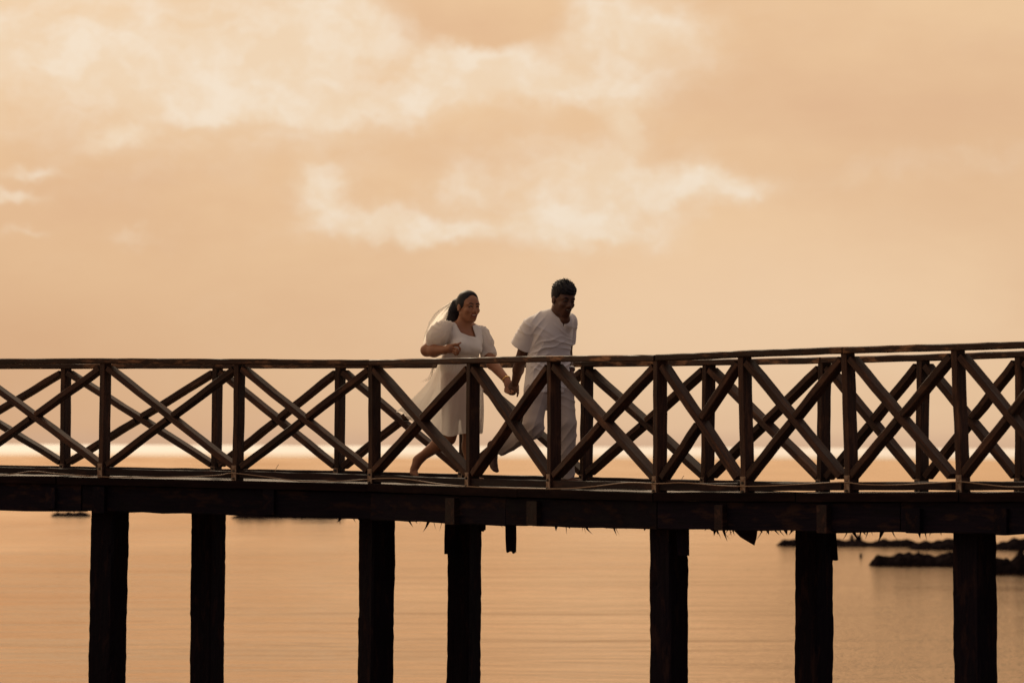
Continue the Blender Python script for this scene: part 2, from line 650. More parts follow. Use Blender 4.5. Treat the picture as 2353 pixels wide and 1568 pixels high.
def build_railing(par, pts, zr, zd, dirs, outer, lean):
    """pts: post positions on the edge line; zr/zd: height of rail underside and of deck; outer: +1 if the outside faces the camera"""
    n = len(pts)
    pd, pn = 0.098, 0.050                   # across the bridge, along the bridge
    info = []
    for i in range(n):
        tdir, nrm = dirs[i]
        base = pts[i] + nrm * (pd / 2 * outer)
        lx = lean[i % len(lean)]
        a = Vector((base.x, base.y, zd[i] - 0.035)) + tdir * lx
        b2 = Vector((base.x, base.y, zr[i] + 0.006))
        beam('post', a, b2, pd, pn, M_RAIL, par, up=tdir, seg=8, jit=.0018)
        # steel strap with two bolts at the foot, on the side that faces out
        face = -1
        pc = a + nrm * face * (pd / 2 + 0.004) - tdir * 0.003
        beam('strap', pc + UP * 0.010, pc + UP * (0.150 if outer > 0 else 0.125), 0.006, 0.047, M_STEEL, par, up=tdir, seg=2, jit=.0004, cham=.001)
        for hz_ in (0.045, 0.105):
            bc = pc + UP * hz_ + nrm * face * 0.002
            beam('bolt', bc, bc + nrm * face * 0.012, 0.017, 0.017, M_BOLT, par, seg=2, jit=.0002, cham=.005)
        info.append((a, b2, base))
    bw, bd = 0.048, 0.094
    for i in range(n - 1):
        p, q = info[i][2], info[i + 1][2]
        td = (q - p).normalized()
        nd = Vector((-td.y, td.x, 0))
        top0, top1 = zr[i], zr[i + 1]
        bot0, bot1 = zd[i] + 0.074, zd[i + 1] + 0.074
        # bottom rail between the posts
        s = td * (pn / 2 + 0.002)
        beam('bottom_rail', Vector((p.x, p.y, zd[i] + 0.041)) + s, Vector((q.x, q.y, zd[i + 1] + 0.041)) - s, 0.066, 0.056, M_LOW, par, jit=.002)
        s = td * (pn / 2 + 0.016)
        A = Vector((p.x, p.y, top0 - 0.034)) + s
        B = Vector((q.x, q.y, bot1 + 0.030)) - s
        C = Vector((p.x, p.y, bot0 + 0.030)) + s
        D = Vector((q.x, q.y, top1 - 0.034)) - s
        w = random.uniform(-.006, .006)
        beam('brace', A, B, bd, bw, M_RAIL, par, up=(B - A).normalized().cross(nd), seg=8, jit=.0022)
        # the other diagonal is cut in two halves that butt against the first
        mid = C.lerp(D, 0.5)
        u = (D - C).normalized()
        gap_ = 0.030 / max(.35, abs(u.cross((B - A).normalized()).length))
        x1, x2 = mid - u * gap_, mid + u * gap_
        drop = UP * random.uniform(-.008, .004)
        upv = u.cross(nd)
        beam('brace', C, x1 + drop, bd * .97, bw, M_RAIL, par, up=upv, seg=5, jit=.0022)
        beam('brace', x2 + drop * .5, D, bd * .97, bw, M_RAIL, par, up=upv, seg=5, jit=.0022)
    return info


npt = [near_xy(x) for x in near_posts]
nzr = [near_z(RAIL_Y, x) - RAIL_T for x in near_posts]
nzd = [deck_z(x) for x in near_posts]


def bay_dir(i, pts):
    a = pts[max(i - 1, 0)]
    b2 = pts[min(i + 1, len(pts) - 1)]
    td = (b2 - a).normalized()
    return td, Vector((-td.y, td.x, 0))


NLEAN = [0, 0, -.01, -.012, .012, .0, .01, .0, .035, .04, .05, .04, .04]
build_railing(rail_near, npt, nzr, nzd, [bay_dir(i, npt) for i in range(len(npt))], 1, NLEAN)
fpt, fzr, fzd = [], [], []
for x in far_posts:
    p, i = far_xy(x)
    fpt.append(p)
    fzr.append(PX(x, interp(FAR_BOT, x), p.y).z)
    fzd.append(deck_z(along(p)))
build_railing(rail_far, fpt, fzr, fzd, [bay_dir(i, fpt) for i in range(len(fpt))], -1, [0, -.006, .0, -.008, -.006, 0, -.006, -.012, -.012, -.01, 0, 0])


def top_rails(par, xs, pts, zr, cuts, outer, h):
    """hand rail in lengths that meet over the posts named in cuts"""
    for a, b2 in zip(cuts, cuts[1:]):
        ids = range(a, b2 + 1)
        for i, j in zip(ids, list(ids)[1:]):
            pass
        # one continuous length, bending slightly over its posts
        sec_w, c = 0.115, 0.006
        P = []
        for i in ids:
            td, nd = bay_dir(i, pts)
            P.append((pts[i] + nd * (0.045 * outer), zr[i], nd))
        # ends run straight out over the end posts
        e0 = (P[1][0] - P[0][0]).normalized()
        e1 = (P[-1][0] - P[-2][0]).normalized()
        nd0 = Vector((-e0.y, e0.x, 0))
        nd1 = Vector((-e1.y, e1.x, 0))
        P[0] = (P[0][0] + e0 * 0.004, P[0][1], nd0)
        P[-1] = (P[-1][0] - e1 * 0.004, P[-1][1], nd1)
        vs, fs = [], []
        org = P[0][0].lerp(P[-1][0], .5)
        org.z = (P[0][1] + P[-1][1]) / 2
        x = Vector((P[-1][0].x - P[0][0].x, P[-1][0].y - P[0][0].y, P[-1][1] - P[0][1])).normalized()
        y = UP.cross(x).normalized()
        z = x.cross(y)
        mw = Matrix((x, y, z)).transposed().to_4x4()
        mw.translation = org
        inv = mw.inverted()
        rings = []
        for (p0, z0, n0), (p1, z1, n1) in zip(P, P[1:]):
            for q in range(9):
                f = q / 9
                rings.append((p0.lerp(p1, f), z0 + (z1 - z0) * f, n0.lerp(n1, f).normalized()))
        rings.append(P[-1])
        for (p, z0, n0) in rings:
            zz = z0 + random.uniform(-.0007, .0007)
            hh = h + random.uniform(-.0012, .0012)
            for (o_, v_) in ((-sec_w / 2, c), (-sec_w / 2 + c, 0), (sec_w / 2 - c, 0), (sec_w / 2, c), (sec_w / 2, hh - c), (sec_w / 2 - c, hh), (-sec_w / 2 + c, hh), (-sec_w / 2, hh - c)):
                w = p + n0 * (o_ + random.uniform(-.0015, .0015))
                vs.append(inv @ Vector((w.x, w.y, zz + v_ + random.uniform(-.001, .001))))
        m_ = len(rings)
        for i in range(m_ - 1):
            for j in range(8):
                p, q = i * 8 + j, i * 8 + (j + 1) % 8
                fs.append((p, q, q + 8, p + 8))
        fs.append(tuple(range(7, -1, -1)))
        fs.append(tuple((m_ - 1) * 8 + j for j in range(8)))
        mesh_obj('top_rail', vs, fs, M_CAP, par, mw)


top_rails(rail_near, near_posts, npt, [z + .004 for z in nzr], [0, 4, 7, 9, 12], 1, RAIL_T - .004)
top_rails(rail_far, far_posts, fpt, [z + .002 for z in fzr], [0, 3, 6, 8, 11], -1, RAIL_T - .003)

# ---- deck of long boards
NB = 8
for i in range(3):
    cuts = [0, .46, 1] if i == 0 else ([0, .55, 1] if i == 1 else [0, .3, .62, 1])
    for kk in range(NB):
        w0 = WIDTH * kk / NB - (0.02 if kk == 0 else 0)
        w1 = WIDTH * (kk + 1) / NB - 0.007 + (0.02 if kk == NB - 1 else 0)
        a0, b0 = mitre(i, w0), mitre(i + 1, w0)
        a1, b1 = mitre(i, w1), mitre(i + 1, w1)
        sh_ = 0.0 if kk == 0 else random.uniform(-.12, .12)
        cc = [0] + [c + sh_ for c in cuts[1:-1]] + [1]
        for f0, f1 in zip(cc, cc[1:]):
            f0b, f1b = f0 + .001, f1 - .001
            cs = []
            for (P0, P1, f) in ((a0, b0, f0b), (a0, b0, f1b), (a1, b1, f1b), (a1, b1, f0b)):
                p = P0.lerp(P1, f)
                cs.append(Vector((p.x, p.y, deck_z(along(p)) - (0.0 if kk == 0 else random.uniform(.0, .006)))))
            slab('deck_board', cs, 0.062 if kk in (0, NB - 1) else 0.045, M_DECK, bridge, jit=.002)

# ---- girders, cross beams, piles
GIRD_BOT = [(0, 1171), (235, 1172), (850, 1193), (1075, 1206), (1505, 1214), (1937, 1222), (2352, 1226)]


def girder_line(i, w, f):
    a, b2 = mitre(i, w), mitre(i + 1, w)
    p = a.lerp(b2, f)
    return p


for w in (0.07, 0.72, 1.40):
    for i in range(3):
        for f0, f1 in ((0.0, .5), (.5, 1.0)):
            a, b2 = girder_line(i, w, f0 + .001), girder_line(i, w, f1 - .001)
            xa, xb = along(a), along(b2)
            ta, tb = deck_z(xa) - .068, deck_z(xb) - .068
            da = near_depth(xa)
            db = near_depth(xb)
            ba = PX(xa, interp(GIRD_BOT, xa), da).z + (.0 if w < .1 else .02)
            bb = PX(xb, interp(GIRD_BOT, xb), db).z + (.0 if w < .1 else .02)
            hgt = ((ta - ba) + (tb - bb)) / 2
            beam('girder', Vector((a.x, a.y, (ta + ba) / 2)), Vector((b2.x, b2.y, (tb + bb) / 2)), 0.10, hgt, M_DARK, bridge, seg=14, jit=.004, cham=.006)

# cross beams whose sawn ends show at the front, and those over the piles
for (x, wd, top, bot, ext) in ((120, .10, 1118, 1166, -.012), (232, .12, 1116, 1176, -.02), (620, .11, 1122, 1181, -.01), (1042, .125, 1142, 1203, -.03), (1228, .13, 1150, 1206, -.022),
                               (1658, .075, 1157, 1216, -.035), (1895, .085, 1157, 1222, -.035), (2100, .12, 1166, 1223, -.015), (2300, .10, 1165, 1226, -.01)):
    p = near_xy(x)
    i = seg_of(x)
    td, nd = segs[i]
    d = near_depth(x)
    z0, z1 = PX(x, top, d).z, PX(x, bot, d).z
    a = p + nd * ext
    b2 = p + nd * 1.46
    beam('cross_beam', Vector((a.x, a.y, (z0 + z1) / 2 - .004)), Vector((b2.x, b2.y, (z0 + z1) / 2 - .004)), wd, z0 - z1, M_LOW if x in (1042, 1228, 1658, 1895) else M_DARK, bridge, seg=6, jit=.003, cham=.006)


def pile(x_top, x_bot, width_px, far, side_boards=()):
    if far:
        p, i = far_xy(x_top)
        p = p - segs[i][1] * 0.24
        p = line_hit(p, p + segs[i][0], x_top)
    else:
        p = near_xy(x_top)
        i = seg_of(x_top)
        p = p + segs[i][1] * 0.26
        p = line_hit(p, p + segs[i][0], x_top)
    td, nd = segs[i]
    th = math.atan2(td.y, td.x)
    side = width_px / (FV / p.y) / (abs(math.cos(th)) + abs(math.sin(th)))
    xa = along(p)
    z_top = PX(xa, interp(GIRD_BOT, xa), near_depth(xa)).z + 0.03
    drift = (x_bot - x_top) / (FV / p.y)
    vs, fs = [], []
    nz, L = 90, z_top + 0.6
    sect = []
    hs = side / 2
    for (cx, cy) in ((-1, -1), (1, -1), (1, 1), (-1, 1)):
        nx_, ny_ = {(-1, -1): (1, 0), (1, -1): (0, 1), (1, 1): (-1, 0), (-1, 1): (0, -1)}[(cx, cy)]
        for f in (.06, .3, .55, .8, .94):
            sect.append((hs * (cx + nx_ * 2 * f), hs * (cy + ny_ * 2 * f)))
    m_ = len(sect)
    ph = rng.uniform(0, 6.28, 12)
    walk = np.zeros(m_)
    chip = np.zeros(m_)
    for a in range(nz + 1):
        f = a / nz
        zz = f * L
        walk = walk * .86 + rng.normal(0, .0011, m_)
        chip = np.where(rng.random(m_) < .012, rng.uniform(.006, .02, m_), chip * .55)
        for q, (sx, sy) in enumerate(sect):
            corner = 1.0 if q % 5 in (0, 4) else .5
            wv_ = .002 * math.sin(zz * 2.3 + ph[(q // 5) % 12]) + (walk[q] - chip[q]) * corner + random.uniform(-.0012, .0008)
            kx = 1 + wv_ / hs
            drf = drift * (1 - f) * 1.0
            vs.append((zz, sx * kx * (1.0 + .012 * math.sin(zz * 1.6 + ph[0])), sy * kx))
    for a in range(nz):
        for j in range(m_):
            u, v = a * m_ + j, a * m_ + (j + 1) % m_
            fs.append((u, v, v + m_, u + m_))
    fs.append(tuple(range(m_ - 1, -1, -1)))
    fs.append(tuple(nz * m_ + j for j in range(m_)))
    base = Vector((p.x + drift * 1.6, p.y, -0.6))
    topv = Vector((p.x, p.y, z_top))
    x = (topv - base).normalized()
    y = (td - x * td.dot(x)).normalized()
    z = x.cross(y)
    mw = Matrix((x, y, z)).transposed().to_4x4()
    mw.translation = base
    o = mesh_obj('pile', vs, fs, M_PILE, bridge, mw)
    return p, td, nd, z_top, side


def px_board(name, x0, y0, x1, y1, depth, w, th, mat, par, ragged=True):
    """a loose upright board hanging at a given distance, its lower end splintered"""
    a, b2 = PX(x0, y0, depth), PX(x1, y1, depth)
    n = 7
    vs, fs = [], []
    ax = (b2 - a)
    L = ax.length
    x = ax.normalized()
    y = x.cross(Vector((0, 1, 0))).normalized()
    z = x.cross(y)
    mw = Matrix((x, y, z)).transposed().to_4x4()
    mw.translation = a
    for s in (-1, 1):
        for q in range(n):
            f = q / (n - 1) - .5
            e = (random.uniform(-.035, .004) if ragged else random.uniform(-.006, 0))
            vs.append((0, f * w, s * th / 2))
            vs.append((L * .6, f * w * random.uniform(.94, 1.0), s * th / 2))
            vs.append((L + e, f * w * random.uniform(.8, 1.0), s * th / 2))
    for q in range(n - 1):
        for r in range(2):
            i0 = q * 3 + r
            fs.append((i0, i0 + 1, i0 + 4, i0 + 3))
            j0 = n * 3 + i0
            fs.append((j0, j0 + 3, j0 + 4, j0 + 1))
    for q in range(n - 1):
        a0, b0 = q * 3 + 2, (q + 1) * 3 + 2
        fs.append((a0, n * 3 + a0, n * 3 + b0, b0))
    for r in range(2):
        fs.append((r, n * 3 + r, n * 3 + r + 1, r + 1))
        e = (n - 1) * 3 + r
        fs.append((e, e + 1, n * 3 + e + 1, n * 3 + e))
    return mesh_obj(name, vs, fs, mat, par, mw)


pile(257, 250, 88, False)
pile(482, 479, 81, True)
pile(868, 866, 87, False)
pile(1069, 1069, 81, True)
pile(1538, 1539, 91, False)
pile(1871, 1870, 91, True)
pile(2240, 2245, 102, False)
fd = far_xy(1069)[0].y
px_board('splice_board', 1036, 1195, 1033, 1273, fd - .42, .10, .03, M_DARK, bridge, ragged=False)
px_board('splice_board', 1107, 1190, 1108, 1222, fd - .40, .06, .03, M_DARK, bridge)
px_board('splice_board', 1568, 1205, 1570, 1276, near_depth(1537) + .08, .09, .03, M_DARK, bridge, ragged=False)
px_board('splice_board', 1910, 1205, 1917, 1287, far_xy(1880)[0].y - .42, .055, .03, M_DARK, bridge, ragged=False)
px_board('broken_board', 1173, 1190, 1174, 1271, near_depth(1173) + .5, .085, .03, M_DARK, bridge)
# a triangular splinter of planking
mwp = PX(1716, 1200, near_depth(1716) + .3)
S_ = FV / mwp.y
tri = [(-30, 18), (24, 18), (22, 34), (17, 52), (10, 48), (-14, 34)]
vs = [(mwp.x + x / S_, mwp.y, mwp.z - y / S_) for x, y in tri] + [(mwp.x + x / S_, mwp.y + .025, mwp.z - y / S_) for x, y in tri]
n6 = len(tri)
mesh_obj('broken_board', vs, [tuple(range(n6)), tuple(range(2 * n6 - 1, n6 - 1, -1))] + [(q, q + n6, (q + 1) % n6 + n6, (q + 1) % n6) for q in range(n6)], M_DARK, bridge)

# ragged fibres and growth hanging below the girder
vs, fs = [], []
SP = [(780, 832, 26, 14), (935, 1022, 40, 9), (1110, 1160, 16, 7), (1195, 1490, 90, 8), (1586, 1700, 60, 9), (1735, 1830, 60, 13), (1915, 2030, 60, 13), (2030, 2190, 40, 8), (40, 215, 26, 3), (300, 440, 30, 4), (530, 780, 40, 4)]
for (x0, x1, cnt, ln) in SP:
    for _ in range(int(cnt * .22)):
        x = random.uniform(x0, x1)
        w = random.choice((0.04, .04, .55))
        p = near_xy(x)
        p = p + segs[seg_of(x)][1] * (w + random.uniform(0, .09))
        p = line_hit(p, p + segs[seg_of(x)][0], x)
        xa = along(p)
        z = PX(xa, interp(GIRD_BOT, xa), near_depth(xa)).z + .012
        L = ln / 285 * random.uniform(.1, 1.0) ** 2 * 2.6 + .014
        r = random.choice((random.uniform(.0015, .005), random.uniform(.004, .014)))
        sx, sy = random.uniform(-.9, .9) * L, random.uniform(-.2, .2) * L
        b0 = len(vs)
        for q in range(4):
            an = q * 1.571 + random.uniform(-.4, .4)
            vs.append((p.x + r * 1.6 * math.cos(an), p.y + r * math.sin(an), z))
        for q in range(4):
            an = q * 1.571 + .3
            vs.append((p.x + sx * .4 + r * .8 * math.cos(an), p.y + sy * .4 + r * .6 * math.sin(an), z - L * .5))
        vs.append((p.x + sx, p.y + sy, z - L))
        for q in range(4):
            fs.append((b0 + q, b0 + (q + 1) % 4, b0 + 4 + (q + 1) % 4, b0 + 4 + q))
            fs.append((b0 + 4 + q, b0 + 4 + (q + 1) % 4, b0 + 8))
fr = mesh_obj('hanging_fibre', vs, fs, M_DARK, bridge)
fr['kind'] = 'stuff'


def tube(name, pts, r, mat, parent=None, sides=6, taper=None):
    vs, fs = [], []
    n = len(pts)
    for i, p in enumerate(pts):
        p = Vector(p)
        d = (Vector(pts[min(i + 1, n - 1)]) - Vector(pts[max(i - 1, 0)])).normalized()
        ref = UP if abs(d.z) < .9 else Vector((1, 0, 0))
        a = d.cross(ref).normalized()
        b_ = d.cross(a)
        rr = r if taper is None else r * taper[i]
        for q in range(sides):
            an = 2 * math.pi * q / sides
            vs.append(p + a * (rr * math.cos(an)) + b_ * (rr * math.sin(an)))
    for i in range(n - 1):
        for q in range(sides):
            u, v = i * sides + q, i * sides + (q + 1) % sides
            fs.append((u, v, v + sides, u + sides))
    fs.append(tuple(range(sides - 1, -1, -1)))
    fs.append(tuple((n - 1) * sides + q for q in range(sides)))
    if name is None:
        return vs, fs
    return mesh_obj(name, vs, fs, mat, parent, smooth=True)


def smooth_path(pts, sub=6):
    out = []
    n = len(pts)
    for i in range(n - 1):
        p0, p1, p2, p3 = (Vector(pts[max(0, min(n - 1, i + q))]) for q in (-1, 0, 1, 2))
        for s in range(sub):
            t_ = s / sub
            out.append(.5 * ((2 * p1) + (p2 - p0) * t_ + (2 * p0 - 5 * p1 + 4 * p2 - p3) * t_ ** 2 + (3 * p1 - p0 - 3 * p2 + p3) * t_ ** 3))
    out.append(Vector(pts[-1]))
    return out


# cable that sags along the foot of the front railing
CV = [(-60, 1092), (20, 1090), (75, 1083), (130, 1088), (250, 1096), (400, 1096), (500, 1092), (532, 1087), (590, 1093), (700, 1106), (800, 1104), (880, 1099), (935, 1101), (1020, 1113), (1120, 1120), (1280, 1123), (1360, 1118), (1440, 1109), (1510, 1111), (1560, 1109), (1600, 1111), (1660, 1116), (1740, 1117), (1850, 1112), (1935, 1108), (1985, 1113), (2060, 1114), (2160, 1109), (2210, 1107), (2270, 1114), (2330, 1119), (2420, 1115), (2500, 1112)]
cp = []
for x, y in CV:
    d = near_depth(x) - .012 / .62 - .012
    cp.append(PX(x, y - 1, d))
o = tube('cable', smooth_path(cp, 5), .0045, M_CABLE)
tag(o, 'thin pale brown cable sagging along the foot of the front railing', 'cable')

# ------------------------------------------------------------------ reef rocks


def rock(x0, x1, y_top, y_base, label, depth=None, humps=5, seed=0, deep=.8, group='dark reef rocks in the water'):
    r_ = np.random.default_rng(seed)
    hb = (y_base - hor((x0 + x1) / 2))
    d = CAM_Z * FV / hb
    s = FV / d
    wid = (x1 - x0) / s
    hgt = (y_base - y_top) / s * 1.45
    nx, ny = 56, 20
    dep = max(.5, wid * deep)
    hx = r_.uniform(.08, .92, humps)
    ha = r_.uniform(.5, 1.0, humps)
    hw = r_.uniform(.05, .16, humps)
    vs, fs = [], []
    for i in range(nx + 1):
        u = i / nx
        prof = max(a * max(0.0, 1 - ((u - c) / (w * 1.25)) ** 2) ** .5 for a, c, w in zip(ha, hx, hw))
        prof = min(1.0, .16 + .84 * prof) * (.88 + .12 * math.sin(u * 61 + seed) * math.sin(u * 23)) * min(1, 14 * u) ** .5 * min(1, 14 * (1 - u)) ** .5
        for j in range(ny + 1):
            v = j / ny
            cross = max(0.0, math.sin(math.pi * v)) ** .6
            z = hgt * prof * cross * (1 + r_.uniform(-.07, .07)) - .05
            yy = (v - .5) * dep * (.5 + .5 * math.sin(math.pi * min(max(u, .05), .95)))
            xx = (u - .5) * wid
            vs.append((xx + r_.uniform(-.02, .02) * wid / 5, yy + dep * .5 + r_.uniform(-.03, .03) * dep, z))
    for i in range(nx):
        for j in range(ny):
            a = i * (ny + 1) + j
            fs.append((a, a + ny + 1, a + ny + 2, a + 1))
    c = PX((x0 + x1) / 2, y_base, d)
    o = mesh_obj('reef_rock', vs, fs, M_ROCK, mw=Matrix.Translation((c.x, c.y, 0)))
    tag(o, label, 'rock', group)
    return o


rock(95, 262, 1175, 1186, 'low dark reef rock left of the leftmost pile', seed=1, humps=6)
rock(522, 800, 1176, 1191, 'long low reef rock right of the second pile', seed=2, humps=7)
rock(1782, 2130, 1240, 1255, 'narrow strip of reef rock reaching left behind the sixth pile', seed=4, humps=11, deep=.5)
rock(1926, 1990, 1222, 1242, 'small rock hump tucked under the girder right of the sixth pile', seed=5, humps=3)
rock(1974, 1985, 1266, 1279, 'tiny lone rock poking from the water between the last two piles', seed=6, humps=2)
rock(2000, 2330, 1272, 1300, 'biggest lumpy reef rock between the last two piles', seed=17, humps=14, deep=.4)
rock(2080, 2420, 1236, 1262, 'dark reef bank behind the biggest rock', seed=8, humps=13, deep=.5)
rock(2250, 2480, 1268, 1318, 'reef rock at the right end beside the last pile', seed=9, humps=10, deep=.5)

# two dry twigs caught on the foot of the front railing
for (x0, y0, x1, y1, lab) in ((631, 1084, 640, 1066, 'short dry twig sticking up from the bottom rail right of the third front post'),
                              (1566, 1101, 1571, 1092, 'tiny dry stalk on the bottom rail right of the tall middle post')):
    d_ = near_depth(x0) + .02
    tw = tube('twig', smooth_path([PX(x0, y0, d_), PX((x0 + x1) / 2 - 1, (y0 + y1) / 2, d_), PX(x1, y1, d_)], 3), .0022, M_CABLE, sides=5)
    tag(tw, lab, 'twig')

# ------------------------------------------------------------------ the couple
# bodies, clothes and hair are grown as one surface each from blended volumes (distance fields on a grid)


def V3(p):
    return np.array((p[0], p[1], p[2]), float)


class Vol:
    def __init__(self, h):
        self.h = h
        self.ops = []
        self.lo = np.full(3, 1e9)
        self.hi = np.full(3, -1e9)

    def _box(self, lo, hi):
        self.lo = np.minimum(self.lo, lo)
        self.hi = np.maximum(self.hi, hi)

    def rc(self, a, b_, ra, rb, k=.02, flat=None, op='u'):
        """round cone from a to b; flat=(direction, factor) squeezes it along a direction"""
        a, b_ = V3(a), V3(b_)
        r = max(ra, rb)
        lo, hi = np.minimum(a, b_) - r, np.maximum(a, b_) + r
        if op == 'u':
            self._box(lo, hi)

        def f(P):
            A, B, Q = a, b_, P
            if flat is not None:
                d = V3(flat[0])
                d = d / np.linalg.norm(d)
                Q = P + ((P - a) @ d)[..., None] * d * (flat[1] - 1)
                B = b_ + ((b_ - a) @ d) * d * (flat[1] - 1)
            e = B - A
            t_ = np.clip(((Q - A) @ e) / max(e @ e, 1e-9), 0, 1)
            return np.linalg.norm(Q - A - t_[..., None] * e, axis=-1) - (ra + (rb - ra) * t_)
        self.ops.append((op, f, lo, hi, k))
        return self

    def cc(self, a, b_, ra, rb, k=.01, op='u', flat=None):
        """cone with flat ends: a sleeve or a trouser leg"""
        a, b_ = V3(a), V3(b_)
        r = max(ra, rb)
        lo, hi = np.minimum(a, b_) - r, np.maximum(a, b_) + r
        if op == 'u':
            self._box(lo, hi)
        ba = b_ - a
        baba = ba @ ba
        rba = rb - ra

        def f(P):
            pa = P - a
            papa = (pa * pa).sum(-1)
            paba = (pa @ ba) / baba
            x = np.sqrt(np.maximum(papa - paba * paba * baba, 0))
            cax = np.maximum(0, x - np.where(paba < .5, ra, rb))
            cay = np.abs(paba - .5) - .5
            kk = rba * rba + baba
            ff = np.clip((rba * (x - ra) + paba * baba) / kk, 0, 1)
            cbx = x - ra - ff * rba
            cby = paba - ff
            s = np.where((cbx < 0) & (cay < 0), -1.0, 1.0)
            return s * np.sqrt(np.minimum(cax * cax + cay * cay * baba, cbx * cbx + cby * cby * baba))
        self.ops.append((op, f, lo, hi, k))
        return self

    def el(self, c, axes, rad, k=.02, op='u'):
        c = V3(c)
        Mx = np.array([V3(q) / np.linalg.norm(V3(q)) for q in axes])
        rad = np.array(rad, float)
        r = rad.max()
        lo, hi = c - r, c + r
        if op == 'u':
            self._box(lo, hi)

        def f(P):
            q = (P - c) @ Mx.T
            k0 = np.linalg.norm(q / rad, axis=-1)
            k1 = np.linalg.norm(q / (rad * rad), axis=-1)
            return k0 * (k0 - 1) / np.maximum(k1, 1e-6)
        self.ops.append((op, f, lo, hi, k))
        return self

    def cut(self, f, lo=None, hi=None, k=.004):
        """remove where f < 0"""
        self.ops.append(('s', f, lo, hi, k))
        return self

    def grow(self):
        h = self.h
        lo = self.lo - 4 * h
        n = np.ceil((self.hi + 4 * h - lo) / h).astype(int) + 1
        F = np.full(n, 1.0, np.float32)
        ax = [lo[i] + h * np.arange(n[i]) for i in range(3)]
        for op, f, l0, h0, k in self.ops:
            if l0 is None:
                i0, i1 = np.zeros(3, int), n
            else:
                mg = k + 4 * h + .01
                i0 = np.clip(np.floor((l0 - mg - lo) / h).astype(int), 0, n)
                i1 = np.clip(np.ceil((h0 + mg - lo) / h).astype(int) + 1, 0, n)
            if (i1 <= i0).any():
                continue
            sl = tuple(slice(a, b_) for a, b_ in zip(i0, i1))
            P = np.stack(np.meshgrid(*[ax[i][sl[i]] for i in range(3)], indexing='ij'), -1)
            d = f(P).astype(np.float32)
            cur = F[sl]
            if op == 'u':
                hh = np.maximum(k - np.abs(cur - d), 0) / k
                F[sl] = np.minimum(cur, d) - hh * hh * k * .25
            else:
                d = -d
                hh = np.maximum(k - np.abs(cur - d), 0) / k
                F[sl] = np.maximum(cur, d) + hh * hh * k * .25
        return surface_net(F, lo, h)


def surface_net(F, lo, h):
    S = F < 0
    c = np.zeros(tuple(np.array(F.shape) - 1), np.int8)
    for dx_ in (0, 1):
        for dy_ in (0, 1):
            for dz_ in (0, 1):
                c += S[dx_:S.shape[0] - 1 + dx_, dy_:S.shape[1] - 1 + dy_, dz_:S.shape[2] - 1 + dz_]
    I = np.argwhere((c > 0) & (c < 8))
    idx = np.full(c.shape, -1, np.int64)
    idx[tuple(I.T)] = np.arange(len(I))
    acc = np.zeros((len(I), 3))
    cnt = np.zeros(len(I))
    cor = [(a, b_, d) for a in (0, 1) for b_ in (0, 1) for d in (0, 1)]
    for p in cor:
        for ax_ in range(3):
            if p[ax_]:
                continue
            q = list(p)
            q[ax_] = 1
            f0 = F[I[:, 0] + p[0], I[:, 1] + p[1], I[:, 2] + p[2]]
            f1 = F[I[:, 0] + q[0], I[:, 1] + q[1], I[:, 2] + q[2]]
            m_ = (f0 < 0) != (f1 < 0)
            t_ = np.where(m_, f0 / np.where(m_, f0 - f1, 1), 0)
            pos = np.tile(np.array(p, float), (len(I), 1))
            pos[:, ax_] += t_
            acc[m_] += pos[m_]
            cnt[m_] += 1
    verts = lo + h * (I + acc / cnt[:, None])
    quads = []
    for ax_ in range(3):
        o1, o2 = (ax_ + 1) % 3, (ax_ + 2) % 3
        s0 = [slice(None)] * 3
        s1 = [slice(None)] * 3
        s0[ax_] = slice(0, -1)
        s1[ax_] = slice(1, None)
        A, B = S[tuple(s0)], S[tuple(s1)]
        E = np.argwhere(A != B)
        E = E[(E[:, o1] > 0) & (E[:, o2] > 0) & (E[:, o1] < F.shape[o1] - 1) & (E[:, o2] < F.shape[o2] - 1)]
        ins = A[tuple(E.T)]

        def cell(da, db):
            q = E.copy()
            q[:, o1] -= da
            q[:, o2] -= db
            return idx[tuple(q.T)]
        v = np.stack([cell(1, 1), cell(0, 1), cell(0, 0), cell(1, 0)], -1)
        v[~ins] = v[~ins][:, ::-1]
        quads.append(v)
    return verts, np.concatenate(quads)


def vnormals(V, Q):
    n = np.cross(V[Q[:, 2]] - V[Q[:, 0]], V[Q[:, 3]] - V[Q[:, 1]])
    N = np.zeros_like(V)
    for i in range(4):
        np.add.at(N, Q[:, i], n)
    return N / np.maximum(np.linalg.norm(N, axis=1), 1e-12)[:, None]


def relax(V, Q, it=2, f=.5):
    for _ in range(it):
        acc = np.zeros_like(V)
        cn = np.zeros(len(V))
        for a, b_ in ((0, 1), (1, 2), (2, 3), (3, 0)):
            np.add.at(acc, Q[:, a], V[Q[:, b_]])
            np.add.at(acc, Q[:, b_], V[Q[:, a]])
            np.add.at(cn, Q[:, a], 1)
            np.add.at(cn, Q[:, b_], 1)
        V = V + f * (acc / np.maximum(cn, 1)[:, None] - V)
    return V


def vol_obj(name, vol, mat, parent, disp=None, it=1):
    V, Q = vol.grow()
    V = relax(V, Q, it)
    if disp is not None:
        V = V + vnormals(V, Q) * disp(V)[:, None]
    o = mesh_obj(name, V, Q, mat, parent, smooth=True)
    return o


_cr, _cu, _cf = np.array(_R), np.array(_U), np.array(_F)


def to_z(P):
    """picture coordinates (the couple's detail frame) of points in the place"""
    r = P - np.array(CAM)
    w = r @ _cf
    vx = 1176 + FV * (r @ _cr) / w
    vy = 784 - FV * (r @ _cu) / w
    return (vx - 879.7) / .34064, (vy - 596.96) / .34064


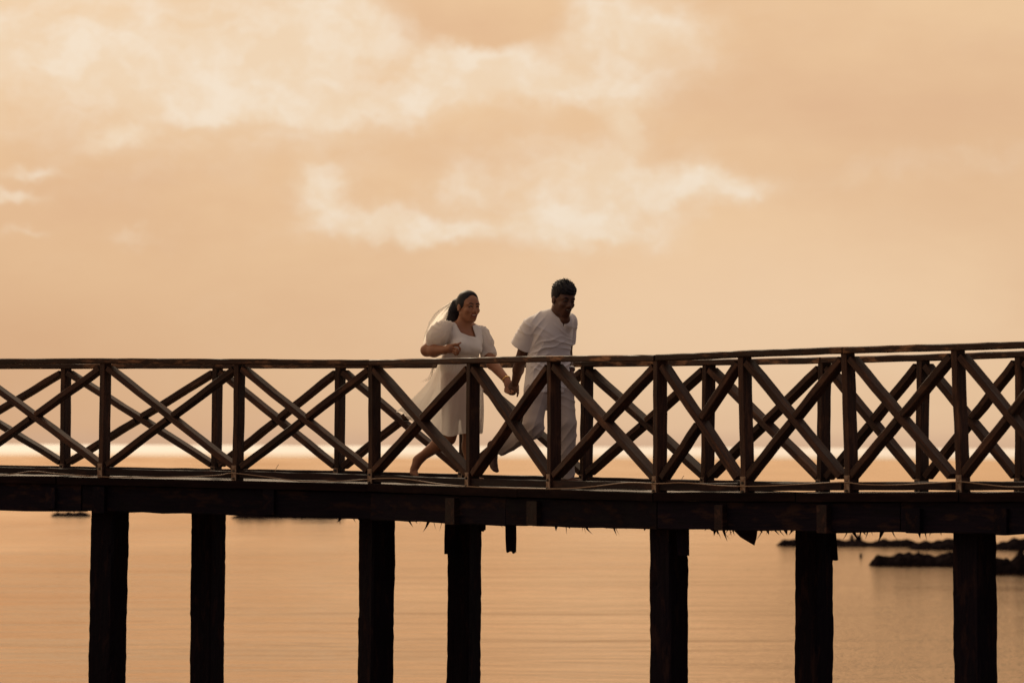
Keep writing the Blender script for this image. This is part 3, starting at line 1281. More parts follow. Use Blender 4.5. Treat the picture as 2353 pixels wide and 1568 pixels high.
def prism(poly, ymax=None, ymin=None, scale=850.0):
    """upright-to-the-picture prism over a convex outline, limited in distance: negative inside"""
    pts = np.array(poly, float)
    area = sum(pts[i][0] * pts[(i + 1) % len(pts)][1] - pts[(i + 1) % len(pts)][0] * pts[i][1] for i in range(len(pts)))
    if area < 0:
        pts = pts[::-1]

    def f(P):
        x, y = to_z(P)
        d = np.full(x.shape, -1e9)
        for i in range(len(pts)):
            a, b_ = pts[i], pts[(i + 1) % len(pts)]
            e = b_ - a
            L = np.hypot(*e)
            d = np.maximum(d, ((x - a[0]) * e[1] - (y - a[1]) * e[0]) / L / scale)
        if ymax is not None:
            d = np.maximum(d, P[..., 1] - ymax)
        if ymin is not None:
            d = np.maximum(d, ymin - P[..., 1])
        return d
    return f


def skin_mat(name, c, rough=.5):
    mt, k, b = new_mat(name)
    t = k.new('ShaderNodeTexCoord')
    n = k.noise(t.outputs['Object'], 22, 4, .6)
    k.put(b.inputs['Base Color'], k.mix(n.outputs[0], tuple(v * .85 for v in c), tuple(min(1, v * 1.12) for v in c)))
    b.inputs['Roughness'].default_value = rough
    b.inputs['Specular IOR Level'].default_value = .35
    return mt


def cloth_mat(name, c, trans=.25, rib=0.0, ribdir=(0, 0, 1), sheer=0.0):
    mt, k, b = new_mat(name)
    t = k.new('ShaderNodeTexCoord')
    n = k.noise(t.outputs['Object'], 14, 4, .6)
    col = k.mix(n.outputs[0], tuple(v * .93 for v in c), c)
    k.put(b.inputs['Base Color'], col)
    b.inputs['Roughness'].default_value = .85
    b.inputs['Specular IOR Level'].default_value = .15
    b.inputs['Sheen Weight'].default_value = .15
    nrm = None
    if rib:
        ph = k.vmath('DOT_PRODUCT', t.outputs['Object'], ribdir)
        wob = k.noise(t.outputs['Object'], 9, 2, .5)
        ph = k.math('ADD', ph, k.math('MULTIPLY', wob.outputs[0], .012))
        w_ = k.math('SINE', k.math('MULTIPLY', ph, 2 * math.pi / rib))
        bp = k.new('ShaderNodeBump')
        bp.inputs['Strength'].default_value = .5
        bp.inputs['Distance'].default_value = .0013
        k.put(bp.inputs['Height'], w_)
        nrm = bp.outputs[0]
        k.put(b.inputs['Normal'], nrm)
        k.put(b.inputs['Base Color'], k.mix(k.smooth(w_, -1, 1, .0, .16), col, tuple(v * .6 for v in c)))
    out = mt.node_tree.nodes['Material Output']
    last = b.outputs[0]
    if trans:
        tr = k.new('ShaderNodeBsdfTranslucent')
        tr.inputs[0].default_value = (*c, 1)
        ms = k.new('ShaderNodeMixShader')
        ms.inputs[0].default_value = trans
        k.l.new(last, ms.inputs[1])
        k.l.new(tr.outputs[0], ms.inputs[2])
        last = ms.outputs[0]
    if sheer:
        tp = k.new('ShaderNodeBsdfTransparent')
        ms = k.new('ShaderNodeMixShader')
        ms.inputs[0].default_value = sheer
        k.l.new(last, ms.inputs[1])
        k.l.new(tp.outputs[0], ms.inputs[2])
        last = ms.outputs[0]
    k.l.new(last, out.inputs[0])
    return mt


def plain(name, c, rough=.5, metal=0.0):
    mt, k, b = new_mat(name)
    b.inputs['Base Color'].default_value = (*c, 1)
    b.inputs['Roughness'].default_value = rough
    b.inputs['Metallic'].default_value = metal
    return mt


M_SKIN_W = skin_mat('warm_tan_skin', (.29, .130, .070))
M_SKIN_M = skin_mat('deep_brown_skin', (.095, .042, .027))
M_DRESS = cloth_mat('white_ribbed_cotton', (.92, .89, .85), .25, rib=.0085, ribdir=(.15, 0, 1))
M_SLEEVE = cloth_mat('white_sheer_ribbed_cotton', (.90, .87, .83), .55, rib=.0095, ribdir=(.75, .3, .6))
M_SKIRT = cloth_mat('white_ribbed_skirt_cotton', (.92, .87, .80), .68, sheer=.20, rib=.0095, ribdir=(.12, 0, 1))
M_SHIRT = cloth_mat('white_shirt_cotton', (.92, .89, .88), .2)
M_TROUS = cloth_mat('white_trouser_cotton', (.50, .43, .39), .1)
M_HAIR = plain('black_hair', (.007, .006, .010), .6)
M_HAIR.node_tree.nodes['Principled BSDF'].inputs['Specular IOR Level'].default_value = .25
M_STRAND = plain('wispy_hair', (.10, .055, .03), .5)
M_TEETH = plain('teeth', (.75, .68, .58), .35)
M_LIP_W = plain('lips_rose', (.22, .045, .032), .6)
M_LIP_M = plain('lips_brown', (.055, .022, .017), .75)
M_EYE = plain('dark_eyes', (.012, .008, .008), .25)
M_GOLD = plain('gold', (.65, .40, .14), .3, .9)
M_SILVER = plain('steel_watch', (.62, .58, .52), .3, .8)
M_VEIL = cloth_mat('white_tulle', (.93, .91, .86), .8, sheer=.28)

SEG_N = segs[1][1]
D_W = near_depth(1057) + (WIDTH * .52) / abs(SEG_N.y)
D_M = D_W - .50


def PWm(zx, zy, dd=0.0):
    return V3(PX(879.7 + .34064 * zx, 596.96 + .34064 * zy, D_W + dd))


def PMn(zx, zy, dd=0.0):
    return V3(PX(879.7 + .34064 * zx, 596.96 + .34064 * zy, D_M + dd))


def nv(*a):
    a = np.array(a, float)
    return a / np.linalg.norm(a)


class Head:
    def __init__(self, C, F, size, tilt=(0, 0, 1)):
        self.C, self.F = V3(C), nv(*F)
        up = nv(*tilt)
        self.R = np.cross(self.F, up)
        self.R /= np.linalg.norm(self.R)
        self.U = np.cross(self.R, self.F)
        self.s = size

    def p(self, a, b_, c):
        return self.C + self.s * (a * self.F + b_ * self.U + c * self.R)

    @property
    def axes(self):
        return (self.F, self.U, self.R)

    def skin(self, v, fem):
        s, ax = self.s, self.axes
        v.el(self.p(-.06, .12, 0), ax, (.42 * s, .375 * s, .335 * s), .02)
        v.el(self.p(.12, -.12, 0), ax, (.27 * s, .34 * s, .265 * s), .03)
        v.el(self.p(.16, .16, 0), ax, (.23 * s, .24 * s, .27 * s), .02)       # forehead
        v.rc(self.p(.245, -.405, -.022), self.p(.245, -.405, .022), .082 * s, .082 * s, .025)
        for q in (-1, 1):
            v.rc(self.p(-.04, -.22, .23 * q), self.p(.20, -.39, .07 * q), .07 * s, .06 * s, .03)
            v.el(self.p(.27, -.10, .17 * q), ax, (.095 * s, .085 * s, .10 * s), .02)     # cheek lifted by the smile
            v.el(self.p(.315, .105, .13 * q), ax, (.06 * s, .04 * s, .11 * s), .018)   # brow
            v.el(self.p(.415, .025, .135 * q), ax, (.055 * s, .05 * s, .085 * s), .012, op='s')
            v.el(self.p(.345, .025, .135 * q), ax, (.05 * s, .05 * s, .065 * s), .008)    # eyelid
            v.el(self.p(-.06, -.015, .345 * q), (self.F * .9 + self.R * .35 * -q, self.U, self.R), (.085 * s, .125 * s, .035 * s), .006)
            v.el(self.p(-.03, -.01, .385 * q), ax, (.035 * s, .065 * s, .025 * s), .006, op='s')
        v.rc(self.p(.37, .05, 0), self.p(.445, -.12, 0), .030 * s, .052 * s, .014)
        for q in (-1, 1):
            v.el(self.p(.41, -.145, .052 * q), ax, (.045 * s, .036 * s, .036 * s), .01)
        v.el(self.p(.33, -.27, 0), ax, (.075 * s, .085 * s, .13 * s), .02)             # mouth area
        v.el(self.p(.43, -.268, 0), ax, (.09 * s, .042 * s, .112 * s), .006, op='s')    # open smile

    def details(self, parent, lipm, fem):
        s, ax = self.s, self.axes
        t = Vol(.0022)
        t.el(self.p(.368, -.248, 0), ax, (.035 * s, .024 * s, .092 * s), .003)
        vol_obj('teeth', t, M_TEETH, parent)
        L = Vol(.0024)
        up = [(.395, -.245, -.115), (.425, -.226, -.05), (.432, -.230, 0), (.425, -.226, .05), (.395, -.245, .115)]
        lw = [(.395, -.250, -.112), (.41, -.306, -.055), (.415, -.320, 0), (.41, -.306, .055), (.395, -.250, .112)]
        for pts, r in ((up, .014), (lw, .018)):
            for a, b_ in zip(pts, pts[1:]):
                ra = r * (.6 if abs(a[2]) > .1 else 1)
                rb = r * (.6 if abs(b_[2]) > .1 else 1)
                L.rc(self.p(*a), self.p(*b_), ra * s, rb * s, .004)
        vol_obj('lips', L, lipm, parent)
        for q in (-1, 1):
            E = Vol(.0020)
            pts = [(.372, .020, .135 - .062), (.398, .040, .135 - .02), (.394, .041, .135 + .02), (.350, .018, .135 + .066)]
            for a, b_ in zip(pts, pts[1:]):
                E.rc(self.p(a[0], a[1], a[2] * q), self.p(b_[0], b_[1], b_[2] * q), .019 * s, .019 * s, .003)
            vol_obj('eye', E, M_EYE, parent)
            B = Vol(.0022)
            pts = [(.400, .106, .050), (.404, .134, .110), (.382, .140, .170), (.336, .112, .220)]
            for a, b_, r0, r1 in zip(pts, pts[1:], (.013, .017, .014), (.017, .014, .007)):
                B.rc(self.p(a[0], a[1], a[2] * q), self.p(b_[0], b_[1], b_[2] * q), r0 * s, r1 * s, .003)
            vol_obj('eyebrow', B, M_HAIR, parent)


def ring(name, c, axis, r, tube_r, mat, parent, flat=1.0):
    ax_ = nv(*axis)
    ref = nv(0, 0, 1) if abs(ax_[2]) < .9 else nv(1, 0, 0)
    u = np.cross(ax_, ref)
    u /= np.linalg.norm(u)
    w = np.cross(ax_, u)
    vs, fs = [], []
    n, m_ = 28, 8
    for i in range(n):
        a = 2 * math.pi * i / n
        d = u * math.cos(a) + w * math.sin(a)
        for j in range(m_):
            e = 2 * math.pi * j / m_
            vs.append(tuple(V3(c) + d * (r + tube_r * math.cos(e)) + ax_ * (tube_r * flat * math.sin(e))))
    for i in range(n):
        for j in range(m_):
            a, b_ = i * m_ + j, i * m_ + (j + 1) % m_
            c_, d_ = ((i + 1) % n) * m_ + j, ((i + 1) % n) * m_ + (j + 1) % m_
            fs.append((a, c_, d_, b_))
    return mesh_obj(name, vs, fs, mat, parent, smooth=True)


def finger(v, P, pts, r0=.0085, r1=.0068, k=.004):
    n = len(pts) - 1
    for i in range(n):
        a, b_ = pts[i], pts[i + 1]
        v.rc(P(*a), P(*b_), r0 + (r1 - r0) * i / n, r0 + (r1 - r0) * (i + 1) / n, k)


def strands(name, paths, r, mat, parent):
    vs, fs = [], []
    for pts in paths:
        pp = smooth_path([Vector(p) for p in pts], 5)
        n = len(pp)
        a, b_ = tube(None, pp, r, None, sides=3, taper=[1 - .75 * i / (n - 1) for i in range(n)])
        o = len(vs)
        vs += a
        fs += [tuple(q + o for q in f) for f in b_]
    o = mesh_obj(name, vs, fs, mat, parent, smooth=True)
    o['kind'] = 'stuff'
    return o


# ---------------------------------------------------------------- the woman
feet_w = PWm(595, 1525, -.1)
deck_w = deck_z(along(Vector((feet_w[0], feet_w[1], 0))))
woman = root('person', (feet_w[0], feet_w[1], deck_w))
tag(woman, 'laughing person in a white puff-sleeved dress running barefoot, long dark hair blown back', 'person', 'couple running over the bridge')
FW = nv(.62, -.78, 0)
RW = nv(-.78, -.62, 0)
hw_ = Head(PWm(576, 320, -.09), (.52, -.85, -.03), .238)
v = Vol(.005)
v.rc(PWm(505, 810), PWm(515, 690), .125, .105, .05, flat=(FW, 1.25))
v.rc(PWm(515, 690), PWm(552, 545, -.03), .105, .128, .05, flat=(FW, 1.35))
v.rc(PWm(440, 478, -.10), PWm(648, 492, .06), .048, .045, .05)
v.rc(PWm(548, 450, -.04), PWm(552, 400, -.06), .058, .052, .03)
v.rc(PWm(470, 452, -.08), PWm(548, 430, -.05), .035, .04, .04)
v.rc(PWm(630, 470, .03), PWm(556, 430, -.04), .035, .04, .04)
v.rc(PWm(552, 420, -.05), hw_.p(-.12, -.25, 0), .052, .055, .02)
hw_.skin(v, True)
# right arm, bent, hand in front of the body
v.rc(PWm(425, 475, -.12), PWm(295, 606, -.10), .055, .047, .03)
v.rc(PWm(296, 610, -.10), PWm(345, 612, -.16), .048, .049, .02)
v.rc(PWm(345, 612, -.16), PWm(418, 606, -.25), .049, .031, .02)
v.rc(PWm(418, 606, -.25), PWm(455, 598, -.29), .030, .028, .012, flat=(FW, 1.2))
v.el(PWm(452, 598, -.285), (nv(.9, -.35, .1), nv(0, 0, 1), nv(.35, .9, 0)), (.040, .036, .020), .012)
finger(v, PWm, [(470, 573, -.30), (508, 579, -.325), (520, 596, -.33), (518, 614, -.32)])
finger(v, PWm, [(473, 590, -.305), (502, 602, -.335), (511, 616, -.335), (509, 630, -.32)])
finger(v, PWm, [(470, 607, -.30), (493, 616, -.33), (502, 627, -.33), (500, 640, -.315)])
finger(v, PWm, [(463, 620, -.29), (479, 627, -.315), (487, 634, -.315), (486, 643, -.30)], .0078, .006)
finger(v, PWm, [(458, 578, -.29), (486, 568, -.315), (506, 568, -.33), (524, 557, -.335)], .0098, .0075, .007)
# left arm, reaching forward to the held hand
v.rc(PWm(655, 495, .06), PWm(738, 700, -.06), .046, .045, .03)
v.rc(PWm(738, 700, -.06), PWm(836, 812, -.23), .046, .029, .02)
v.el(PWm(846, 838, -.255), (nv(.25, -.3, -.9), nv(1, 0, .3), nv(0, 1, -.3)), (.046, .036, .021), .012)
HWD = [[(834, 848, -.26), (823, 868, -.27), (822, 884, -.28), (832, 894, -.285)],
       [(842, 858, -.27), (834, 878, -.285), (836, 893, -.295), (848, 900, -.30)],
       [(852, 862, -.275), (848, 880, -.295), (854, 893, -.305), (866, 898, -.31)],
       [(862, 862, -.275), (864, 876, -.30), (872, 886, -.31), (880, 888, -.315)]]
for f_ in HWD:
    finger(v, PWm, f_, .0085, .0070)
finger(v, PWm, [(856, 830, -.25), (874, 838, -.275), (884, 852, -.29)], .0100, .0080, .007)
# legs
v.rc(PWm(468, 815, -.06), PWm(452, 1150, -.10), .095, .062, .03)
v.rc(PWm(452, 1150, -.10), PWm(440, 1195, -.08), .062, .058, .02)
v.rc(PWm(440, 1198, -.08), PWm(370, 1245, .03), .056, .056, .03)
v.rc(PWm(370, 1245, .03), PWm(262, 1325, .17), .056, .036, .02)
v.rc(PWm(262, 1325, .17), PWm(232, 1350, .19), .038, .036, .015)
v.rc(PWm(240, 1345, .18), PWm(208, 1412, .17), .040, .032, .02)
for i_, (x_, y_) in enumerate(((190, 1428), (200, 1434), (210, 1438), (219, 1440), (228, 1440))):
    finger(v, PWm, [(200 + i_ * 5, 1408, .165), (x_, y_, .15 - i_ * .004), (x_ + 3, y_ + 12, .135 - i_ * .004)], .013, .011, .006)
v.rc(PWm(548, 815, .05), PWm(590, 1130, -.06), .095, .066, .03)
v.rc(PWm(590, 1130, -.06), PWm(590, 1260, -.04), .062, .066, .03)
v.rc(PWm(590, 1260, -.04), PWm(596, 1450, -.06), .064, .038, .03)
fz = deck_w


def floor_pt(P, dx_, dy_, z):
    return np.array((P[0] + dx_, P[1] + dy_, z))


ank = PWm(596, 1450, -.06)
v.rc(ank, floor_pt(ank, -.02, .02, fz + .036), .038, .034, .02)
v.rc(floor_pt(ank, -.02, .02, fz + .036), floor_pt(ank, .085, -.10, fz + .026), .035, .025, .02)
for q in range(5):
    w_ = (q - 2) * .017
    c0 = floor_pt(ank, .08 - .78 * w_, -.095 - .62 * w_, fz + .02)
    v.rc(c0, c0 + np.array((.030, -.038, -.006)), .0115, .0095, .006)
body_w = vol_obj('body', v, M_SKIN_W, woman)
hw_.details(woman, M_LIP_W, True)

# dress: bodice
v = Vol(.005)
v.rc(PWm(508, 735), PWm(515, 690), .152, .150, .04, flat=(FW, 1.25))
v.rc(PWm(515, 690), PWm(552, 545, -.03), .150, .150, .04, flat=(FW, 1.3))
v.el(PWm(606, 588, -.075), (nv(1, 0, 0), nv(0, 1, 0), nv(0, 0, 1)), (.075, .08, .075), .04)
v.el(PWm(520, 580, -.145), (nv(1, 0, 0), nv(0, 1, 0), nv(0, 0, 1)), (.075, .08, .075), .04)
v.rc(PWm(432, 480, -.10), PWm(652, 498, .06), .062, .058, .05)
v.rc(PWm(470, 460, -.085), PWm(500, 520, -.12), .046, .05, .03)
v.rc(PWm(622, 478, .0), PWm(630, 540, -.03), .044, .05, .03)
yc = PWm(548, 455, -.02)[1]
v.cut(prism([(488, 395), (500, 445), (524, 490), (580, 512), (638, 523), (628, 480), (600, 440), (585, 395)], ymax=yc + .055), k=.003)
v.cut(prism([(478, 380), (493, 432), (600, 440), (600, 380)], ymax=yc + .30), k=.003)
v.cut(lambda P: P[..., 2] - 99, k=.001) if False else None


def wr_dress(V):
    x, y = to_z(V)
    q = .0022 * np.sin((y + .12 * x) / 17 + 1.5 * np.sin(x / 60)) + .0016 * np.sin((y - .25 * x) / 9.5 + np.sin(x / 40))
    return q * (.4 + .6 * np.clip((y - 520) / 120, 0, 1))


dress = vol_obj('dress', v, M_DRESS, woman, wr_dress, 2)

# puff sleeves with a gathered band
v = Vol(.005)
AX = (nv(.45, 0, .9), nv(.9, 0, -.45), nv(0, 1, 0))
v.el(PWm(380, 500, -.125), (nv(.62, .1, .78), nv(-.78, 0, .62), nv(0, 1, 0)), (.118, .088, .095), .02)
v.el(PWm(342, 520, -.12), (nv(1, 0, 0), nv(0, 1, 0), nv(0, 0, 1)), (.062, .075, .058), .03)
v.rc(PWm(440, 455, -.10), PWm(400, 500, -.12), .055, .08, .03)
v.cc(PWm(362, 540, -.125), PWm(342, 586, -.116), .062, .064, .008)


def wr_sl(c):
    def f(V):
        x, y = to_z(V)
        a = np.arctan2(y - c[1], x - c[0])
        r_ = np.hypot(x - c[0], y - c[1])
        return .0040 * np.sin(a * 13 + 2 * np.sin(r_ / 22)) * np.clip((r_ - 10) / 60, 0, 1) + .0022 * np.sin(y / 19 + x / 31 + np.sin(x / 23))
    return f


vol_obj('sleeve', v, M_SLEEVE, dress, wr_sl((430, 450)), 2)
v = Vol(.005)
v.el(PWm(692, 556, .03), (nv(.35, 0, -.94), nv(.94, 0, .35), nv(0, 1, 0)), (.112, .064, .085), .02)
v.el(PWm(706, 585, .02), (nv(1, 0, 0), nv(0, 1, 0), nv(0, 0, 1)), (.046, .07, .05), .03)
v.el(PWm(668, 490, .05), (nv(1, 0, 0), nv(0, 1, 0), nv(0, 0, 1)), (.052, .06, .05), .03)
v.rc(PWm(652, 482, .06), PWm(684, 540, .05), .045, .055, .03)
v.cc(PWm(698, 594, .01), PWm(713, 652, -.025), .064, .066, .012)
vol_obj('sleeve', v, M_SLEEVE, dress, wr_sl((650, 470)), 2)

# skirt: a lofted cloth blown back on the left
def lerp_tab(tab, u):
    xs = [t_[0] for t_ in tab]
    return np.array([np.interp(u, xs, [t_[i] for t_ in tab]) for i in (1, 2)])


HEM = [(-1, 112, 1020), (-.9, 150, 1062), (-.7, 225, 1090), (-.45, 318, 1130), (-.2, 390, 1172), (0, 440, 1184), (.3, 515, 1178), (.6, 580, 1172), (1, 664, 1171)]
WAI = [(-1, 376, 690), (1, 643, 690)]
MID = [(-1, 330, 850), (-.5, 380, 930), (0, 500, 950), (.5, 620, 940), (1, 700, 905)]
nph, nt = 128, 46
vs, fs = [], []
for i in range(nt + 1):
    t_ = i / nt
    for j in range(nph):
        ph = 2 * math.pi * j / nph
        u = -math.cos(ph)
        s_ = math.sin(ph)
        A, M_, B = lerp_tab(WAI, u), lerp_tab(MID, u), lerp_tab(HEM, u)
        p = (1 - t_) ** 2 * A + 2 * t_ * (1 - t_) * M_ + t_ ** 2 * B
        dep = (.115 + .145 * t_ ** .8) * (1 + .25 * max(0, -u) * t_)
        fold = (math.sin(9 * ph + .8 + 1.2 * t_) * .55 + math.sin(15 * ph + 2.1) * .3 + math.sin(23 * ph + .4 + 2 * t_) * .15) * .030 * t_ ** 1.2
        gath = math.sin(46 * ph) * .004 * max(0, 1 - t_ * 5)
        back = .10 * max(0, -u) * t_ ** 1.3
        q = PWm(p[0], p[1] + (6 * math.sin(7 * ph + .5) + (-18 if s_ > 0 else 0) * abs(s_)) * t_ ** 2, -s_ * -(dep + fold + gath) * 1.0 + back - .02)
        dxm = (fold + gath) * u
        vs.append((q[0] + dxm, q[1], q[2]))
for i in range(nt):
    for j in range(nph):
        a, b_ = i * nph + j, i * nph + (j + 1) % nph
        fs.append((a, b_, b_ + nph, a + nph))
skirt = mesh_obj('skirt', vs, fs, M_SKIRT, dress, smooth=True)

# hair: swept back, tied, falling behind the ear
s_ = hw_.s
v = Vol(.0032)
v.el(hw_.p(-.075, .135, 0), hw_.axes, (.450 * s_, .405 * s_, .362 * s_), .01)
v.el(hw_.p(-.03, .36, 0), hw_.axes, (.26 * s_, .17 * s_, .24 * s_), .04)


def hairline(P):
    q = P - hw_.C
    a, b_, c = q @ hw_.F / s_, q @ hw_.U / s_, q @ hw_.R / s_
    return -((.49 * a - .26 * b_) - .050 + .05 * np.cos(c * 9)) * s_ * 1.2


v.cut(hairline, k=.004)
v.el(hw_.p(-.05, -.05, .37), hw_.axes, (.11 * s_, .15 * s_, .12 * s_), .006, op='s')
v.rc(PWm(500, 300, .0), PWm(484, 345, .0), .048, .046, .03)
v.rc(PWm(484, 345, .0), PWm(458, 402, .02), .046, .034, .03)
v.rc(PWm(495, 330, .0), PWm(490, 395, -.01), .034, .022, .03)
v.rc(PWm(452, 392, .02), PWm(432, 410, .03), .022, .008, .02)


def hair_flow(V):
    x, y = to_z(V)
    a = np.arctan2(y - 270, x - 478)
    fa = np.clip((.0 - (V - hw_.C) @ hw_.F / s_) / .25 + .1, .05, 1)
    return (.0008 * np.sin(a * 40 + np.sin(x / 17)) + .0003 * np.sin(a * 90)) * fa


hair_w = vol_obj('hair', v, M_HAIR, woman, hair_flow, 1)
r_ = random.Random(3)
paths = []
for i in range(46):
    x0, y0 = r_.uniform(436, 478), r_.uniform(300, 400)
    L = r_.uniform(20, 75)
    dr = r_.uniform(2.15, 2.75)
    x1, y1 = x0 + math.cos(dr) * L, y0 + math.sin(dr) * L
    b_ = r_.uniform(-12, 12)
    paths.append([PWm(x0 + 14, y0 - 18, .01), PWm(x0, y0, .02), PWm((x0 + x1) / 2 + b_ * .3, (y0 + y1) / 2 + b_, .03), PWm(x1, y1, .04)])
for i in range(12):
    x0 = r_.uniform(330, 350)
    paths.append([PWm(x0 + 12, 690, .10), PWm(x0 - r_.uniform(0, 12), 745, .13), PWm(x0 - r_.uniform(12, 34), 790, .15), PWm(x0 - r_.uniform(35, 80), r_.uniform(808, 826), .17)])
strands('loose_hair', paths, .0011, M_STRAND, hair_w)
tuft = []
for i in range(60):
    x0, y0 = r_.uniform(445, 490), r_.uniform(375, 398)
    tuft.append([PWm(x0 + 8, y0 - 40, .0), PWm(x0, y0, .01), PWm(x0 - r_.uniform(4, 16), y0 + r_.uniform(8, 22), .02)])
strands('hair_tips', tuft, .0022, M_HAIR, hair_w)

# short tulle veil pinned behind the head, lifted by the wind
vs, fs = [], []
TOP = [(486, 262), (450, 282), (400, 318), (350, 365), (305, 425), (280, 500), (276, 560)]
BOT = [(492, 292), (476, 330), (455, 372), (425, 415), (385, 455), (345, 500), (312, 548)]
nu, nw = 36, 16
for i in range(nu + 1):
    f_ = i / nu * (len(TOP) - 1)
    a = int(min(f_, len(TOP) - 2))
    w_ = f_ - a
    T_ = np.array(TOP[a]) * (1 - w_) + np.array(TOP[a + 1]) * w_
    B_ = np.array(BOT[a]) * (1 - w_) + np.array(BOT[a + 1]) * w_
    for j in range(nw + 1):
        q = j / nw
        p = T_ * (1 - q) + B_ * q
        e = i / nu
        dd = .02 + .10 * e + .020 * math.sin(q * 9 + e * 5) * (.3 + e) + .012 * math.sin(q * 21 + 2 * e)
        vs.append(tuple(PWm(p[0] + 5 * math.sin(e * 11 + q * 3), p[1] + 7 * e * math.sin(q * 12 + e * 7), dd)))
for i in range(nu):
    for j in range(nw):
        a = i * (nw + 1) + j
        fs.append((a, a + 1, a + nw + 2, a + nw + 1))
mesh_obj('veil', vs, fs, M_VEIL, woman, smooth=True)
wax = PWm(836, 812, -.23) - PWm(748, 695, -.06)
ring('bracelet', PWm(832, 806, -.222), wax, .0315, .0045, M_GOLD, woman, 1.6)

# ---------------------------------------------------------------- the man
feet_m = PMn(1262, 1525, -.1)
deck_m = deck_z(along(Vector((feet_m[0], feet_m[1], 0))))
man = root('person', (feet_m[0], feet_m[1], deck_m))
tag(man, 'person with short black hair in white shirt and trousers running ahead, looking down and smiling', 'person', 'couple running over the bridge')
FM = nv(.6, -.8, 0)
RM = nv(-.8, -.6, 0)
hm = Head(PMn(1215, 274, -.15), (.50, -.85, -.17), .240, tilt=(.05, 0, 1))
v = Vol(.005)
v.rc(PMn(1110, 870), PMn(1120, 700), .11, .12, .04, flat=(FM, 1.5))
v.rc(PMn(1120, 700), PMn(1150, 500, -.05), .125, .16, .05, flat=(FM, 1.5))
v.rc(PMn(1020, 428, -.11), PMn(1250, 420, .06), .055, .050, .05)
v.rc(PMn(1175, 400, -.08), PMn(1190, 340, -.11), .066, .062, .03)
v.rc(PMn(1175, 395, -.08), PMn(1225, 400, -.14), .055, .045, .03)
v.rc(PMn(1190, 345, -.11), hm.p(-.12, -.25, 0), .062, .066, .02)
hm.skin(v, False)
# right arm stretched back to the held hand
v.rc(PMn(1005, 435, -.11), PMn(928, 680, .02), .058, .046, .03)
v.rc(PMn(928, 680, .02), PMn(912, 740, .08), .047, .043, .02)
v.rc(PMn(912, 740, .08), PMn(892, 822, .18), .043, .030, .02)
v.el(PMn(882, 858, .21), (nv(.25, .2, 1), nv(1, 0, -.2), nv(0, 1, 0)), (.050, .043, .025), .014)
HMD = [[(866, 878, .215), (848, 890, .215), (836, 884, .235), (836, 868, .25)],
       [(874, 886, .215), (858, 900, .215), (845, 896, .238), (844, 880, .255)],
       [(884, 890, .215), (872, 905, .218), (858, 904, .24), (855, 888, .258)],
       [(893, 886, .215), (886, 902, .222), (874, 906, .24), (868, 894, .255)]]
for f_ in HMD:
    finger(v, PMn, f_, .0098, .0082)
finger(v, PMn, [(898, 850, .20), (909, 874, .195), (910, 896, .195), (905, 919, .195)], .0115, .0078, .008)
# left arm down behind the body
v.rc(PMn(1252, 425, .08), PMn(1240, 640, .17), .050, .040, .03)
v.rc(PMn(1240, 640, .17), PMn(1264, 742, .06), .040, .029, .02)
v.el(PMn(1276, 790, .02), (nv(.3, -.2, -1), nv(1, 0, .3), nv(0, 1, 0)), (.050, .030, .036), .014)
for q, (x_, y_, d_) in enumerate(((1297, 822, -.01), (1291, 826, .005), (1284, 826, .02), (1276, 822, .035))):
    finger(v, PMn, [(x_ - 3, y_ - 10, d_), (x_ + 10, y_ + 14, d_ - .006), (x_ + 18, y_ + 34, d_ - .004)], .0095, .0075)
finger(v, PMn, [(1272, 780, -.01), (1284, 806, -.03), (1296, 830, -.035)], .0105, .008, .008)
# legs inside the trousers, bare feet
v.rc(PMn(1040, 900, -.06), PMn(1012, 1110, -.11), .070, .050, .03)
v.rc(PMn(1012, 1130, -.11), PMn(780, 1270, .20), .046, .040, .02)
v.rc(PMn(780, 1272, .20), PMn(748, 1268, .25), .042, .040, .02)
v.rc(PMn(738, 1250, .26), PMn(736, 1320, .25), .042, .040, .02)
v.rc(PMn(736, 1320, .25), PMn(748, 1390, .22), .040, .032, .02)
for i_ in range(5):
    finger(v, PMn, [(735 + i_ * 7, 1385, .22), (740 + i_ * 7, 1410 - abs(i_ - 3) * 2, .20), (746 + i_ * 7, 1424 - abs(i_ - 3) * 3, .185)], .013, .011, .006)
v.rc(PMn(1205, 900, .05), PMn(1238, 1115, -.03), .070, .050, .03)
v.rc(PMn(1238, 1115, -.03), PMn(1246, 1460, -.03), .046, .038, .03)
ankm = PMn(1246, 1460, -.03)
v.rc(ankm, floor_pt(ankm, -.02, .02, deck_m + .04), .040, .038, .02)
v.rc(floor_pt(ankm, -.02, .02, deck_m + .04), floor_pt(ankm, .095, -.115, deck_m + .028), .038, .028, .02)
for q in range(5):
    w_ = (q - 2) * .019
    c0 = floor_pt(ankm, .09 - .8 * w_, -.11 - .6 * w_, deck_m + .022)
    v.rc(c0, c0 + np.array((.032, -.042, -.008)), .013, .0105, .006)
vol_obj('body', v, M_SKIN_M, man)
hm.details(man, M_LIP_M, False)

